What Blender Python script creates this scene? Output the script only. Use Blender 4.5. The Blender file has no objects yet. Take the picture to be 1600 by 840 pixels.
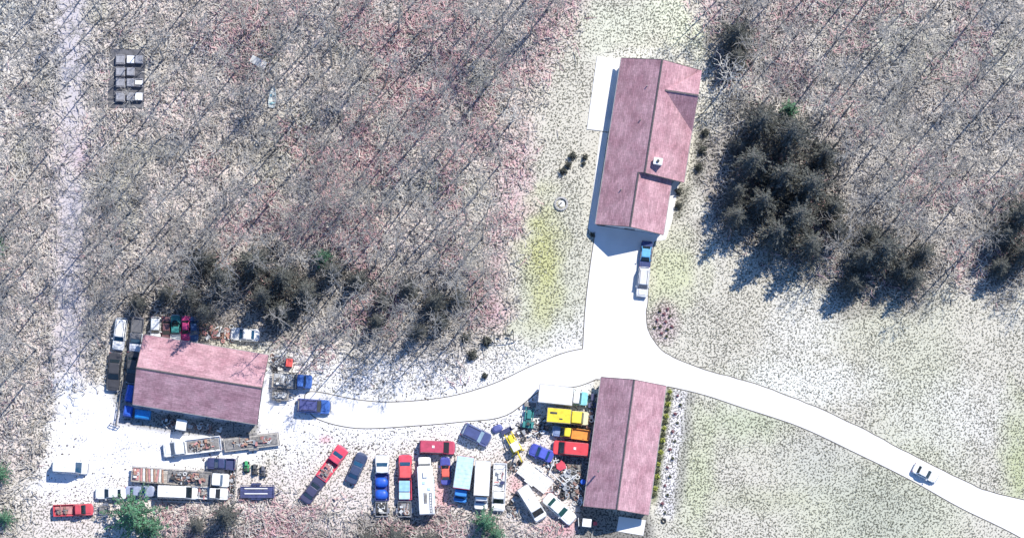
import bpy, math, random
import numpy as np
from mathutils import Vector, Matrix
R = math.radians
scene = bpy.context.scene
col = scene.collection
random.seed(7)
# ------------------------------------------------------------------ camera, light, exposure
S = 10.0                      # photo pixels per metre of ground
H = 600.0                     # flying height
CY = -70.0                    # the aircraft is a little south of the frame's centre
cam_d = bpy.data.cameras.new('camera'); cam = bpy.data.objects.new('camera', cam_d); col.objects.link(cam)
cam.location = (0, CY, H); cam.rotation_euler = (0, 0, 0)
cam_d.sensor_width = 36.0; cam_d.lens = 36.0*H/160.0; cam_d.shift_y = -CY/160.0
cam_d.clip_start = 10; cam_d.clip_end = 3000
scene.camera = cam
SUN_EL = 49.0; SUN_AZ = 40.0
w = bpy.data.worlds.new('World'); scene.world = w; w.use_nodes = True
nt = w.node_tree; bg = nt.nodes['Background']; sky = nt.nodes.new('ShaderNodeTexSky')
sky.sky_type = 'NISHITA'; sky.sun_disc = False; sky.sun_elevation = R(SUN_EL); sky.sun_rotation = R(SUN_AZ)
sky.air_density = 1.0; sky.dust_density = 0.0; sky.ozone_density = 10.0; sky.altitude = 1000
nt.links.new(sky.outputs[0], bg.inputs[0]); bg.inputs[1].default_value = 0.15
sd = bpy.data.lights.new('sun', 'SUN'); sd.energy = 4.3; sd.angle = R(0.5); sd.color = (1.0, 0.955, 0.89)
sun = bpy.data.objects.new('sun', sd); col.objects.link(sun)
sdir = Vector((-math.sin(R(SUN_AZ))*math.cos(R(SUN_EL)), -math.cos(R(SUN_AZ))*math.cos(R(SUN_EL)), -math.sin(R(SUN_EL))))
sun.rotation_euler = sdir.to_track_quat('-Z', 'Y').to_euler(); sun.location = (60, 80, 120)
vs = scene.view_settings; vs.view_transform = 'Standard'; vs.look = 'None'; vs.gamma = 1.0; vs.exposure = 0.54
vs.use_curve_mapping = False

def at(px, py, z=0.0):
    """world point at height z seen at photo pixel (px, py)"""
    gx = (px-800)/S; gy = (420-py)/S; k = 1-z/H
    return Vector((gx*k, CY+(gy-CY)*k, z))

# ------------------------------------------------------------------ helpers
def tag(o, label=None, cat=None, group=None, kind=None):
    if label: o['label'] = label
    if cat: o['category'] = cat
    if group: o['group'] = group
    if kind: o['kind'] = kind
    return o
def empty(name, loc, rz=0.0, label=None, cat=None, group=None, kind=None):
    o = bpy.data.objects.new(name, None); col.objects.link(o); o.location = loc; o.rotation_euler = (0, 0, rz)
    o.empty_display_size = 0.3
    return tag(o, label, cat, group, kind)
def copy_tree(o, parent=None):
    c = o.copy(); col.objects.link(c)
    if parent: c.parent = parent
    for ch in list(o.children): copy_tree(ch, c)
    return c
class MB:
    def __init__(s): s.v = []; s.f = []
    def add(s, vs_, fs_):
        b = len(s.v); s.v += [tuple(p) for p in vs_]; s.f += [tuple(i+b for i in f) for f in fs_]; return s
    def box(s, c, d, rz=0.0, ry=0.0, rx=0.0, taper=1.0):
        m = Matrix.Rotation(rz, 3, 'Z') @ Matrix.Rotation(ry, 3, 'Y') @ Matrix.Rotation(rx, 3, 'X')
        vs_ = []
        for z in (-1, 1):
            t = taper if z > 0 else 1.0
            for x, y in ((-1, -1), (1, -1), (1, 1), (-1, 1)):
                vs_.append(Vector(c) + m @ Vector((x*d[0]/2*t, y*d[1]/2*t, z*d[2]/2)))
        return s.add(vs_, [(3, 2, 1, 0), (4, 5, 6, 7), (0, 1, 5, 4), (1, 2, 6, 5), (2, 3, 7, 6), (3, 0, 4, 7)])
    def rings(s, rings, cap0=True, cap1=True):
        n = len(rings[0]); b = len(s.v)
        for r in rings: s.v += [tuple(p) for p in r]
        for k in range(len(rings)-1):
            for i in range(n):
                j = (i+1) % n
                s.f.append((b+k*n+i, b+k*n+j, b+(k+1)*n+j, b+(k+1)*n+i))
        if cap0: s.f.append(tuple(b+i for i in reversed(range(n))))
        if cap1: s.f.append(tuple(b+(len(rings)-1)*n+i for i in range(n)))
        return s
    def prism(s, poly, z0, z1):
        a = sum(poly[i][0]*poly[(i+1) % len(poly)][1]-poly[(i+1) % len(poly)][0]*poly[i][1] for i in range(len(poly)))
        if a < 0: poly = poly[::-1]
        return s.rings([[(p[0], p[1], z0) for p in poly], [(p[0], p[1], z1) for p in poly]])
    def tube(s, p0, p1, r0, r1=None, n=6, cap=True):
        r1 = r0 if r1 is None else r1
        p0 = Vector(p0); p1 = Vector(p1); d = (p1-p0).normalized()
        a = d.orthogonal().normalized(); b = d.cross(a)
        rr = [[p + (a*math.cos(t*2*math.pi/n)+b*math.sin(t*2*math.pi/n))*r for t in range(n)] for p, r in ((p0, r0), (p1, r1))]
        return s.rings(rr, cap, cap)
    def cyl(s, c, r, h, n=16, r1=None):
        return s.tube((c[0], c[1], c[2]), (c[0], c[1], c[2]+h), r, r1, n)
    def torus(s, c, R0, r, axis='Z', n=18, m=7):
        vs_ = []; fs_ = []
        for i in range(n):
            a = i*2*math.pi/n
            for j in range(m):
                b = j*2*math.pi/m; rr = R0+r*math.cos(b); x, y, z = rr*math.cos(a), rr*math.sin(a), r*math.sin(b)
                if axis == 'Y': x, y, z = x, z, y
                vs_.append((c[0]+x, c[1]+y, c[2]+z))
                fs_.append((i*m+j, ((i+1) % n)*m+j, ((i+1) % n)*m+(j+1) % m, i*m+(j+1) % m))
        return s.add(vs_, fs_)
    def pane(s, q, inset=(0.06, 0.08), off=0.012, th=0.015):
        """a thin slab lying on the quad q (4 points, ccw seen from outside), inset by fractions"""
        q = [Vector(p) for p in q]; n = (q[1]-q[0]).cross(q[3]-q[0]).normalized()
        def bl(u, v): return (q[0]*(1-u)+q[1]*u)*(1-v)+(q[3]*(1-u)+q[2]*u)*v
        u, v = inset
        c = [bl(u, v), bl(1-u, v), bl(1-u, 1-v), bl(u, 1-v)]
        return s.rings([[p+n*(off-th) for p in c], [p+n*off for p in c]])
    def build(s, name, m, parent=None, smooth=False, bevel=0.0):
        me = bpy.data.meshes.new(name); me.from_pydata(s.v, [], s.f); me.materials.append(m)
        if smooth: me.polygons.foreach_set('use_smooth', [True]*len(me.polygons))
        o = bpy.data.objects.new(name, me); col.objects.link(o)
        if parent: o.parent = parent
        if bevel:
            b = o.modifiers.new('bevel', 'BEVEL'); b.width = bevel; b.segments = 2; b.limit_method = 'ANGLE'; b.angle_limit = R(35)
        me.update(); return o
def np_mesh(name, V, F, m, parent=None, smooth=False, cols=None):
    me = bpy.data.meshes.new(name); n = F.shape[1]
    me.vertices.add(len(V)); me.vertices.foreach_set('co', V.astype(np.float32).ravel())
    me.loops.add(F.size); me.loops.foreach_set('vertex_index', F.astype(np.int32).ravel())
    me.polygons.add(len(F)); me.polygons.foreach_set('loop_start', np.arange(0, F.size, n, dtype=np.int32))
    me.polygons.foreach_set('loop_total', np.full(len(F), n, dtype=np.int32))
    if smooth: me.polygons.foreach_set('use_smooth', np.ones(len(F), dtype=bool))
    me.update(calc_edges=True)
    if cols:
        for nm, a in cols.items():
            ca = me.color_attributes.new(nm, 'FLOAT_COLOR', 'POINT'); b = np.ones((len(V), 4), np.float32)
            b[:, :a.shape[1]] = a; ca.data.foreach_set('color', b.ravel())
    me.materials.append(m)
    o = bpy.data.objects.new(name, me); col.objects.link(o)
    if parent: o.parent = parent
    return o

# ------------------------------------------------------------------ materials
def mat(name, c, rough=0.6, metal=0.0, var=0.15, scale=1.5, coat=0.0, spec=0.5, c2=None, detail=4):
    m = bpy.data.materials.new(name); m.use_nodes = True; t = m.node_tree; p = t.nodes['Principled BSDF']
    tc = t.nodes.new('ShaderNodeTexCoord'); nz = t.nodes.new('ShaderNodeTexNoise'); nz.inputs['Scale'].default_value = scale
    nz.inputs['Detail'].default_value = detail; t.links.new(tc.outputs['Object'], nz.inputs['Vector'])
    rp = t.nodes.new('ShaderNodeValToRGB'); rp.color_ramp.elements[0].position = 0.32; rp.color_ramp.elements[1].position = 0.68
    a = tuple(max(0, x*(1-var)) for x in c); b = tuple(min(1, x*(1+var)) for x in (c2 or c))
    rp.color_ramp.elements[0].color = (*a, 1); rp.color_ramp.elements[1].color = (*b, 1)
    t.links.new(nz.outputs[0], rp.inputs[0]); t.links.new(rp.outputs[0], p.inputs['Base Color'])
    p.inputs['Roughness'].default_value = rough; p.inputs['Metallic'].default_value = metal
    p.inputs['Specular IOR Level'].default_value = spec; p.inputs['Coat Weight'].default_value = coat
    return m
_paint = {}
def paint(c):
    k = tuple(round(x, 3) for x in c)
    if k not in _paint: _paint[k] = mat('paint', tuple(x*0.92+0.012 for x in c), 0.42, 0, 0.16, 1.6, 0.15)
    return _paint[k]
WHITE = (0.80, 0.80, 0.78); RED = (0.62, 0.045, 0.05); BLUE = (0.04, 0.13, 0.42); NAVY = (0.035, 0.045, 0.13)
BLACK = (0.035, 0.035, 0.042); YEL = (0.80, 0.62, 0.03); ORG = (0.72, 0.27, 0.03); MAG = (0.50, 0.05, 0.12)
LBL = (0.50, 0.68, 0.77); SILV = (0.55, 0.56, 0.58); TEAL = (0.03, 0.22, 0.20)
GLASS = mat('window_glass', (0.012, 0.02, 0.026), 0.08, 0, 0.1, 1, 0, 0.8)
GLASSB = mat('blue_window_glass', (0.015, 0.065, 0.13), 0.08, 0, 0.1, 1, 0, 0.8)
RUBBER = mat('rubber', (0.03, 0.03, 0.03), 0.85)
RIM = mat('rim_metal', (0.45, 0.45, 0.45), 0.4, 0.8)
LAMPM = mat('lamp_lens', (0.75, 0.75, 0.72), 0.15)
REDL = mat('tail_lens', (0.45, 0.02, 0.02), 0.2)
CHROME = mat('bumper_metal', (0.4, 0.4, 0.41), 0.35, 0.7)
STEEL = mat('weathered_steel', (0.22, 0.21, 0.20), 0.6, 0.3, 0.4, 3)
RUST = mat('rusty_steel', (0.25, 0.15, 0.12), 0.85, 0.0, 0.45, 4)
WOOD = mat('grey_wood', (0.40, 0.36, 0.31), 0.85, 0, 0.3, 3)
BROWNW = mat('brown_board', (0.34, 0.20, 0.14), 0.85, 0, 0.3, 3)
CONC = mat('concrete', (0.70, 0.68, 0.65), 0.9, 0, 0.09, 0.25, detail=7)
BARK = mat('pale_bark', (0.36, 0.34, 0.31), 0.95, 0, 0.35, 2)
BARKD = mat('grey_bark', (0.20, 0.185, 0.17), 0.95, 0, 0.35, 2)
DARKF = mat('chassis_metal', (0.05, 0.05, 0.05), 0.7)
SEAT = mat('vinyl_seat', (0.05, 0.05, 0.05), 0.6)
TARPB = mat('blue_tarpaulin', (0.02, 0.10, 0.50), 0.45, 0, 0.2, 2)
TARPB2 = mat('bright_blue_plastic', (0.02, 0.25, 0.62), 0.4, 0, 0.2, 2)
WALLW = mat('white_siding', (0.66, 0.64, 0.60), 0.7, 0, 0.06, 1)
TRIM = mat('white_trim', (0.72, 0.71, 0.68), 0.6, 0, 0.05, 1)
DARKT = mat('dark_ridge_metal', (0.10, 0.085, 0.085), 0.6, 0, 0.3, 5)
GUTTER = mat('painted_gutter', (0.30, 0.28, 0.27), 0.6, 0, 0.2, 2)
BRICK = mat('chimney_brick', (0.62, 0.60, 0.57), 0.9, 0, 0.15, 6)

def roof_mat(name, c, c2):
    m = mat(name, c, 0.85, 0, 0.06, 0.45, c2=c2, detail=6)
    t = m.node_tree; p = t.nodes['Principled BSDF']; rp = [n for n in t.nodes if n.type == 'VALTORGB'][0]
    tc = [n for n in t.nodes if n.type == 'TEX_COORD'][0]
    br = t.nodes.new('ShaderNodeTexBrick'); br.inputs['Scale'].default_value = 1.0
    br.inputs['Brick Width'].default_value = 0.95; br.inputs['Row Height'].default_value = 0.29; br.inputs['Mortar Size'].default_value = 0.012
    br.inputs['Color1'].default_value = (0.80, 0.80, 0.80, 1); br.inputs['Color2'].default_value = (1.12, 1.1, 1.1, 1); br.inputs['Mortar'].default_value = (0.55, 0.52, 0.52, 1)
    t.links.new(tc.outputs['Object'], br.inputs['Vector'])
    n2 = t.nodes.new('ShaderNodeTexNoise'); n2.inputs['Scale'].default_value = 3.5; n2.inputs['Detail'].default_value = 3
    t.links.new(tc.outputs['Object'], n2.inputs['Vector'])
    mr = t.nodes.new('ShaderNodeMapRange'); mr.inputs[1].default_value = 0.3; mr.inputs[2].default_value = 0.7; mr.inputs[3].default_value = 0.82; mr.inputs[4].default_value = 1.16
    t.links.new(n2.outputs[0], mr.inputs[0])
    mx = t.nodes.new('ShaderNodeMix'); mx.data_type = 'RGBA'; mx.blend_type = 'MULTIPLY'; mx.inputs[0].default_value = 1
    t.links.new(rp.outputs[0], mx.inputs[6]); t.links.new(br.outputs[0], mx.inputs[7])
    m2 = t.nodes.new('ShaderNodeVectorMath'); m2.operation = 'SCALE'
    t.links.new(mx.outputs[2], m2.inputs[0]); t.links.new(mr.outputs[0], m2.inputs['Scale'])
    t.links.new(m2.outputs[0], p.inputs['Base Color'])
    return m
ROOF = roof_mat('pink_shingle', (0.385, 0.205, 0.235), (0.49, 0.30, 0.325))

# ------------------------------------------------------------------ value noise and fields (photo pixel space)
rng = np.random.default_rng(11)
def vnoise(X, Y, scale, seed):
    g = np.random.default_rng(seed).random((256, 256)); x = X/scale+1000.37; y = Y/scale+1000.71
    xi = np.floor(x).astype(int); yi = np.floor(y).astype(int); fx = x-xi; fy = y-yi
    fx = fx*fx*(3-2*fx); fy = fy*fy*(3-2*fy)
    a = g[yi % 256, xi % 256]; b = g[yi % 256, (xi+1) % 256]; c = g[(yi+1) % 256, xi % 256]; d = g[(yi+1) % 256, (xi+1) % 256]
    return (a*(1-fx)+b*fx)*(1-fy)+(c*(1-fx)+d*fx)*fy
def polydist(X, Y, poly):
    """signed distance in px, positive inside"""
    inside = np.zeros(X.shape, bool); dist = np.full(X.shape, 1e9); n = len(poly)
    for i in range(n):
        x0, y0 = poly[i]; x1, y1 = poly[(i+1) % n]
        if y0 != y1:
            c = ((y0 > Y) != (y1 > Y)) & (X < (x1-x0)*(Y-y0)/(y1-y0)+x0); inside ^= c
        dx, dy = x1-x0, y1-y0; t = np.clip(((X-x0)*dx+(Y-y0)*dy)/(dx*dx+dy*dy+1e-9), 0, 1)
        dist = np.minimum(dist, np.hypot(X-x0-t*dx, Y-y0-t*dy))
    return np.where(inside, dist, -dist)
def soft(X, Y, poly, blur, jit=0.0, seed=1):
    d = polydist(X, Y, poly)
    if jit: d = d + (vnoise(X, Y, 22, seed)-0.5)*2*jit + (vnoise(X, Y, 7, seed+9)-0.5)*jit
    return np.clip(d/blur*0.5+0.5, 0, 1)
def blob(X, Y, x, y, rx, ry, jit=0.35, seed=3):
    d = np.hypot((X-x)/rx, (Y-y)/ry) + (vnoise(X, Y, 18, seed)-0.5)*2*jit
    return np.clip(1.35-d, 0, 1)

# zones in photo pixels
WOOD_L = [(-400, -400), (905, -400), (895, 0), (850, 60), (815, 150), (800, 250), (775, 370), (775, 470), (760, 520), (700, 560), (560, 555), (440, 520), (420, 510), (180, 490), (150, 600), (90, 600), (60, 700), (30, 790), (20, 1300), (-400, 1300)]
WOOD_R = [(1090, -400), (2100, -400), (2100, 450), (1600, 440), (1480, 430), (1420, 440), (1340, 450), (1260, 400), (1170, 380), (1120, 300), (1125, 200), (1160, 110), (1105, 60)]
WOOD_B = [(380, 800), (450, 790), (560, 810), (640, 812), (760, 805), (850, 822), (900, 830), (900, 1300), (330, 1300), (260, 860), (250, 790)]
YARD = [(85, 600), (120, 590), (175, 598), (230, 560), (420, 580), (480, 610), (560, 625), (700, 620), (770, 600), (850, 560), (910, 545), (915, 600), (850, 640), (740, 665), (640, 668), (520, 680), (440, 705), (250, 745), (110, 770), (50, 760), (85, 700)]
TRACK = [(85, -400), (140, -400), (138, 0), (135, 200), (133, 330), (135, 450), (130, 600), (80, 600), (85, 450), (88, 300), (88, 100)]
CL = [(1150, 62, .72, 'dark conifer beside the upper right corner of the house'),
      (1188, 200, .85, 'dark conifer at the top of the big clump right of the house'), (1172, 262, .85, 'dark conifer at the left edge of the big clump right of the house'), (1232, 222, .9, 'dark conifer in the upper middle of the big clump'),
      (1222, 285, 1.0, 'dark conifer in the middle of the big clump'), (1190, 322, .8, 'dark conifer at the lower left of the big clump'), (1262, 300, .9, 'dark conifer at the right of the big clump'), (1243, 348, .85, 'dark conifer at the bottom of the big clump'), (1285, 250, .7, 'smaller dark conifer at the upper right of the big clump'),
      (1212, 372, .85, 'dark conifer at the lower left edge of the big clump, over the lawn'), (1262, 390, .75, 'dark conifer at the very bottom of the big clump'), (1150, 305, .55, 'small dark conifer farthest left in the big clump'), (1155, 235, .5, 'small dark conifer at the upper left of the big clump'), (1148, 95, .5, 'small dark conifer just below the one at the house corner'), (1440, 400, .5, 'small dark conifer right of the clump at the wood edge'),
      (1148, 345, .6, 'small dark conifer at the lawn edge, far left below the big clump'), (1330, 445, .6, 'small dark conifer leaning over the lawn below the second clump'), (1300, 330, .6, 'small dark conifer at the lower right of the big clump'), (1355, 372, .5, 'small dark conifer above the second clump'), (1425, 440, .5, 'small dark conifer at the lower right of the second clump'), (1560, 420, .55, 'small dark conifer over the lawn near the right edge'), (1596, 400, .6, 'dark conifer touching the right edge above the lawn'),
      (1375, 398, .85, 'dark conifer in the clump at the wood edge above the lawn'), (1348, 408, .7, 'smaller dark conifer left in the clump at the wood edge above the lawn'), (1405, 425, .6, 'small dark conifer right in the clump at the wood edge above the lawn'),
      (1590, 345, .85, 'dark conifer at the right hand edge of the picture'), (1566, 372, .6, 'small dark conifer near the right hand edge of the picture'), (1308, 365, .5, 'small dark conifer between the two clumps'),
      (402, 420, .8, 'dark conifer in the clump behind the west shed, largest'), (445, 440, .68, 'dark conifer right in the clump behind the west shed'), (352, 442, .68, 'dark conifer left in the clump behind the west shed'), (300, 468, .5, 'small dark conifer at the left of the clump behind the west shed'), (440, 492, .6, 'small dark conifer at the shed east corner'), (262, 462, .4, 'small dark conifer above the maroon car'),
      (480, 462, .62, 'dark conifer at the right end of the clump behind the west shed'), (415, 468, .58, 'dark conifer low in the middle of the clump behind the west shed'), (322, 415, .55, 'dark conifer at the upper left of the clump behind the west shed'), (218, 476, .38, 'small dark conifer above the grey pickup'),
      (520, 428, .5, 'small dark conifer below the green pine in the woods'), (640, 455, .45, 'small dark conifer in the woods above the lane, mid way'), (715, 470, .4, 'small dark conifer at the right end of the wood edge'), (590, 505, .4, 'tiny dark conifer left along the wood edge above the lane'), (690, 505, .36, 'tiny dark conifer right along the wood edge above the lane'),
      (325, 497, (.5, .5, .95), 'slim dark conifer whose shadow falls on the west shed roof'),
      (600, 470, .4, 'small dark conifer in the middle of the pinkish woods edge'), (560, 440, .45, 'dark conifer right of the green one in the woods'), (680, 475, .5, 'small dark conifer in the wood edge above the lane'), (655, 520, .38, 'tiny dark conifer at the wood edge above the lane'),
      (620, 845, .6, 'dark conifer at the bottom edge under the caged trailers'), (575, 850, .5, 'small dark conifer at the bottom edge left of the caged trailers'), (355, 806, .55, 'dark conifer below the white pickup at the bottom'), (310, 822, .35, 'small dark conifer below the long white van at the bottom'), (668, 850, .5, 'small dark conifer at the bottom edge below the motorhome')]
def fields(X, Y):
    n1 = vnoise(X, Y, 60, 21); n2 = vnoise(X, Y, 150, 22); n3 = vnoise(X, Y, 25, 23)
    sh = X.shape+(1,)
    def C(c): return np.array(c, float)
    colr = C([0.54, 0.51, 0.425])*np.ones(sh)          # lawn, bleached winter grass
    speck = 0.47+0.14*(n1-0.5)+0.10*(n3-0.5)
    def mixc(m, c, sp=None, k=1.0):
        nonlocal colr, speck
        m = np.clip(m*k, 0, 1); colr = colr*(1-m[..., None])+C(c)*m[..., None]
        if sp is not None: speck = speck*(1-m)+sp*m
    green = np.clip((n2-0.5)*2.4, 0, 1)*0.35
    mixc(green, (0.46, 0.50, 0.33))
    # lawn patches
    for (x, y, rx, ry, c, k) in [(1085, 20, 70, 60, (0.66, 0.68, 0.50), .9), (960, 40, 90, 50, (0.58, 0.59, 0.46), .7), (850, 405, 32, 95, (0.46, 0.46, 0.20), .85),
            (1050, 430, 50, 60, (0.50, 0.52, 0.30), .7), (1180, 660, 80, 28, (0.45, 0.48, 0.33), .7), (1190, 780, 90, 22, (0.45, 0.45, 0.32), .6), (1090, 740, 30, 90, (0.46, 0.50, 0.30), .6),
            (1590, 710, 30, 90, (0.42, 0.45, 0.25), .8), (1380, 800, 80, 60, (0.40, 0.41, 0.33), .7), (1280, 720, 60, 50, (0.44, 0.44, 0.38), .6), (1250, 600, 120, 40, (0.72, 0.72, 0.66), .6)]:
        mixc(blob(X, Y, x, y, rx, ry, 0.3, int(x)), c, None, k)
    for (x, y, rx, ry) in [(1100, 130, 45, 30), (1115, 300, 28, 110), (1270, 480, 55, 50), (1250, 520, 60, 60), (1010, 85, 70, 10), (1500, 650, 90, 60)]:
        mixc(blob(X, Y, x, y, rx, ry, 0.3, int(y)+5), (0.64, 0.62, 0.56), 0.45, .6)
    # woods
    wl = soft(X, Y, WOOD_L, 45, 22, 31); wr = soft(X, Y, WOOD_R, 30, 18, 32); wb = soft(X, Y, WOOD_B, 26, 14, 33)
    mixc(wl, (0.62, 0.54, 0.50), 0.54); mixc(wr, (0.57, 0.53, 0.485), 0.55); mixc(wb, (0.36, 0.27, 0.26), 0.62)
    up = np.clip(1-(X+0.8*Y)/260.0, 0, 1)*wl
    mixc(up, (0.64, 0.64, 0.60), 0.45, 0.9)
    # pinkish undergrowth
    pk = np.clip((vnoise(X, Y, 48, 41)-0.5)*3.2, 0, 1)
    mixc(pk*wl*np.clip((X-180)/250, 0, 1), (0.50, 0.33, 0.35), None, 0.75)
    mixc(np.clip((vnoise(X, Y, 70, 43)-0.52)*3, 0, 1)*wr, (0.50, 0.36, 0.37), None, 0.6)
    for (x, y, rx, ry) in [(770, 420, 25, 90), (800, 260, 30, 110), (640, 130, 70, 60), (490, 355, 40, 30), (380, 350, 45, 30), (760, 490, 45, 22), (1120, 15, 45, 25), (120, 245, 30, 30)]:
        mixc(blob(X, Y, x, y, rx, ry, 0.4, int(x)+2), (0.56, 0.36, 0.39), None, .65)
    gn = np.clip((vnoise(X, Y, 55, 47)-0.55)*3, 0, 1)
    mixc(gn*wl, (0.33, 0.35, 0.25), None, 0.6); mixc(gn*wr, (0.33, 0.36, 0.29), None, 0.5)
    # dirt track through the woods
    mixc(soft(X, Y, TRACK, 22, 10, 51), (0.47, 0.44, 0.46), 0.30, 0.9)
    # dirt among the parked cars, pinkish
    mixc(soft(X, Y, [(60, 780), (120, 745), (450, 700), (720, 665), (830, 640), (930, 640), (915, 840), (380, 820), (230, 850), (40, 850)], 30, 18, 61), (0.64, 0.57, 0.53), 0.42, 0.85)
    mixc(soft(X, Y, [(430, 540), (560, 545), (760, 545), (860, 540), (912, 500), (915, 560), (700, 640), (480, 620), (420, 590)], 30, 18, 62), (0.72, 0.70, 0.68), 0.44, 0.9)
    yd = soft(X, Y, YARD, 16, 10, 63); mixc(yd, (0.80, 0.79, 0.78), 0.16, 1.0)
    mixc(yd*np.clip((vnoise(X, Y*2.5, 34, 92)-0.48)*3, 0, 1), (0.56, 0.55, 0.58), 0.30, 0.75)
    mixc(soft(X, Y, [(470, 665), (720, 650), (820, 620), (840, 680), (700, 690), (560, 700), (450, 720)], 24, 14, 64), (0.82, 0.80, 0.79), 0.40, 0.85)
    mixc(blob(X, Y, 150, 770, 110, 22, 0.3, 5), (0.76, 0.72, 0.70), 0.42, 0.8)
    for (x, y, rx, ry) in [(508, 686, 12, 7), (870, 822, 45, 16), (805, 760, 14, 16), (860, 770, 16, 8), (690, 770, 12, 30)]:
        mixc(blob(X, Y, x, y, rx, ry, 0.3, int(x)), (0.58, 0.27, 0.29), None, 0.7)
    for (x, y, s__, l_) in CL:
        if x > 1100 or y < 520: mixc(blob(X, Y, x, y, 50, 50, 0.35, 91), (0.26, 0.235, 0.21), 0.55, 0.9)  # conifer shade deepened by a painted dark patch round each base
    # dark soil by the sheds; shade to their south and west painted into it
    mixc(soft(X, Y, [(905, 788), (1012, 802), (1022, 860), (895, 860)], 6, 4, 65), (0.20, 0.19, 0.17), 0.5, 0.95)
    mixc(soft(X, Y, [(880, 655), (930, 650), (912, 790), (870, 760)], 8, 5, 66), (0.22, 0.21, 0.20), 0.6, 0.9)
    mixc(soft(X, Y, [(205, 636), (405, 662), (400, 690), (250, 672), (180, 662)], 5, 3, 67), (0.24, 0.23, 0.21), 0.5, 0.9)  # cast shadow of the west shed, put into the soil colour
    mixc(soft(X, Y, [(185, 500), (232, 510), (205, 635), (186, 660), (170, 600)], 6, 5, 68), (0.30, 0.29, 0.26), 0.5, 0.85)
    mixc(soft(X, Y, [(560, 805), (700, 806), (700, 860), (560, 860)], 12, 6, 69), (0.22, 0.20, 0.19), 0.6, 0.8)  # shadow below the caged trailers, painted as darker soil
    # planting beds beside the house and the east shed
    mixc(soft(X, Y, [(1092, 198), (1110, 200), (1098, 290), (1082, 284)], 5, 3, 70), (0.20, 0.19, 0.17), 0.6, 0.9)
    mixc(soft(X, Y, [(1060, 288), (1080, 292), (1066, 340), (1050, 345)], 5, 3, 71), (0.26, 0.25, 0.20), 0.6, 0.85)
    mixc(soft(X, Y, [(1052, 607), (1072, 612), (1048, 810), (1026, 800)], 5, 3, 72), (0.70, 0.67, 0.67), 0.56, 0.95)
    mixc(soft(X, Y, [(1040, 604), (1052, 606), (1028, 780), (1016, 790)], 3, 1, 73), (0.20, 0.21, 0.12), 0.5, 0.9)
    mixc(soft(X, Y, [(1074, 612), (1086, 616), (1070, 760), (1058, 800), (1052, 790)], 5, 3, 74), (0.28, 0.27, 0.25), 0.5, 0.6)
    mixc(blob(X, Y, 1037, 503, 24, 32, 0.15, 9), (0.50, 0.38, 0.40), 0.60, 0.9)
    return np.clip(colr, 0, 0.85), np.clip(speck, 0, 1), wl, wr, wb

def ground_mat():
    m = bpy.data.materials.new('ground_soil'); m.use_nodes = True; t = m.node_tree; L = t.links; p = t.nodes['Principled BSDF']
    p.inputs['Roughness'].default_value = 1.0; p.inputs['Specular IOR Level'].default_value = 0.1
    ca = t.nodes.new('ShaderNodeVertexColor'); ca.layer_name = 'soil'; cs = t.nodes.new('ShaderNodeVertexColor'); cs.layer_name = 'speck'
    tc = t.nodes.new('ShaderNodeTexCoord')
    def noise(sc, det, rough=0.5, dist=0.0):
        n = t.nodes.new('ShaderNodeTexNoise'); n.inputs['Scale'].default_value = sc; n.inputs['Detail'].default_value = det
        n.inputs['Roughness'].default_value = rough; n.inputs['Distortion'].default_value = dist
        L.new(tc.outputs['Object'], n.inputs['Vector']); return n
    n = noise(3.3, 1.0, 0.5, 0.2); n2 = noise(0.35, 3); n3 = noise(6.0, 2)
    def math_(op, a, b, clamp=False):
        q = t.nodes.new('ShaderNodeMath'); q.operation = op; q.use_clamp = clamp
        for i, x in enumerate((a, b)):
            if isinstance(x, (int, float)): q.inputs[i].default_value = x
            else: L.new(x, q.inputs[i])
        return q.outputs[0]
    thr = math_('ADD', math_('MULTIPLY', cs.outputs[0], 0.46), 0.225)
    thr = math_('ADD', thr, math_('MULTIPLY', math_('SUBTRACT', n2.outputs[0], 0.5), 0.16))
    f = math_('MULTIPLY', math_('SUBTRACT', thr, n.outputs[0]), 13.0, False)
    f = math_('MULTIPLY', math_('ADD', f, 0.5), 1.0, True)
    hi = math_('ADD', math_('MULTIPLY', n3.outputs[0], 0.5), 0.78)
    sc = t.nodes.new('ShaderNodeVectorMath'); sc.operation = 'SCALE'; L.new(ca.outputs[0], sc.inputs[0]); L.new(hi, sc.inputs['Scale'])
    dk = t.nodes.new('ShaderNodeVectorMath'); dk.operation = 'SCALE'; L.new(ca.outputs[0], dk.inputs[0]); dk.inputs['Scale'].default_value = 0.32
    mx = t.nodes.new('ShaderNodeMix'); mx.data_type = 'RGBA'; L.new(f, mx.inputs[0]); L.new(sc.outputs[0], mx.inputs[6]); L.new(dk.outputs[0], mx.inputs[7])
    L.new(mx.outputs[2], p.inputs['Base Color']); return m
GROUND = ground_mat()
xs = np.concatenate([[-1500, -600, -300, -180, -120], np.arange(-95, 95.01, 0.5), [120, 180, 300, 600, 1500]])
ys = np.concatenate([[-1500, -600, -300, -160, -90], np.arange(-60, 60.01, 0.5), [90, 160, 300, 600, 1500]])
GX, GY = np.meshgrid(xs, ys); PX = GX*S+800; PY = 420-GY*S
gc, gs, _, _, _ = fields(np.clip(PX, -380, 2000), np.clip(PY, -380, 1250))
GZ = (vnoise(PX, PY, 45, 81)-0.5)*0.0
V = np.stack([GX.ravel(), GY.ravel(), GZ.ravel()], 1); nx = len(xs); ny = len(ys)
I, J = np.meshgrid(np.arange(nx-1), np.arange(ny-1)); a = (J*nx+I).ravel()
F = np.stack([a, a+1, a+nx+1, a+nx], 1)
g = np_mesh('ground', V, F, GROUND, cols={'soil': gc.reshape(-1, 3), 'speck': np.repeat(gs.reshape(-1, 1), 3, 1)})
tag(g, kind='structure')

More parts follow.
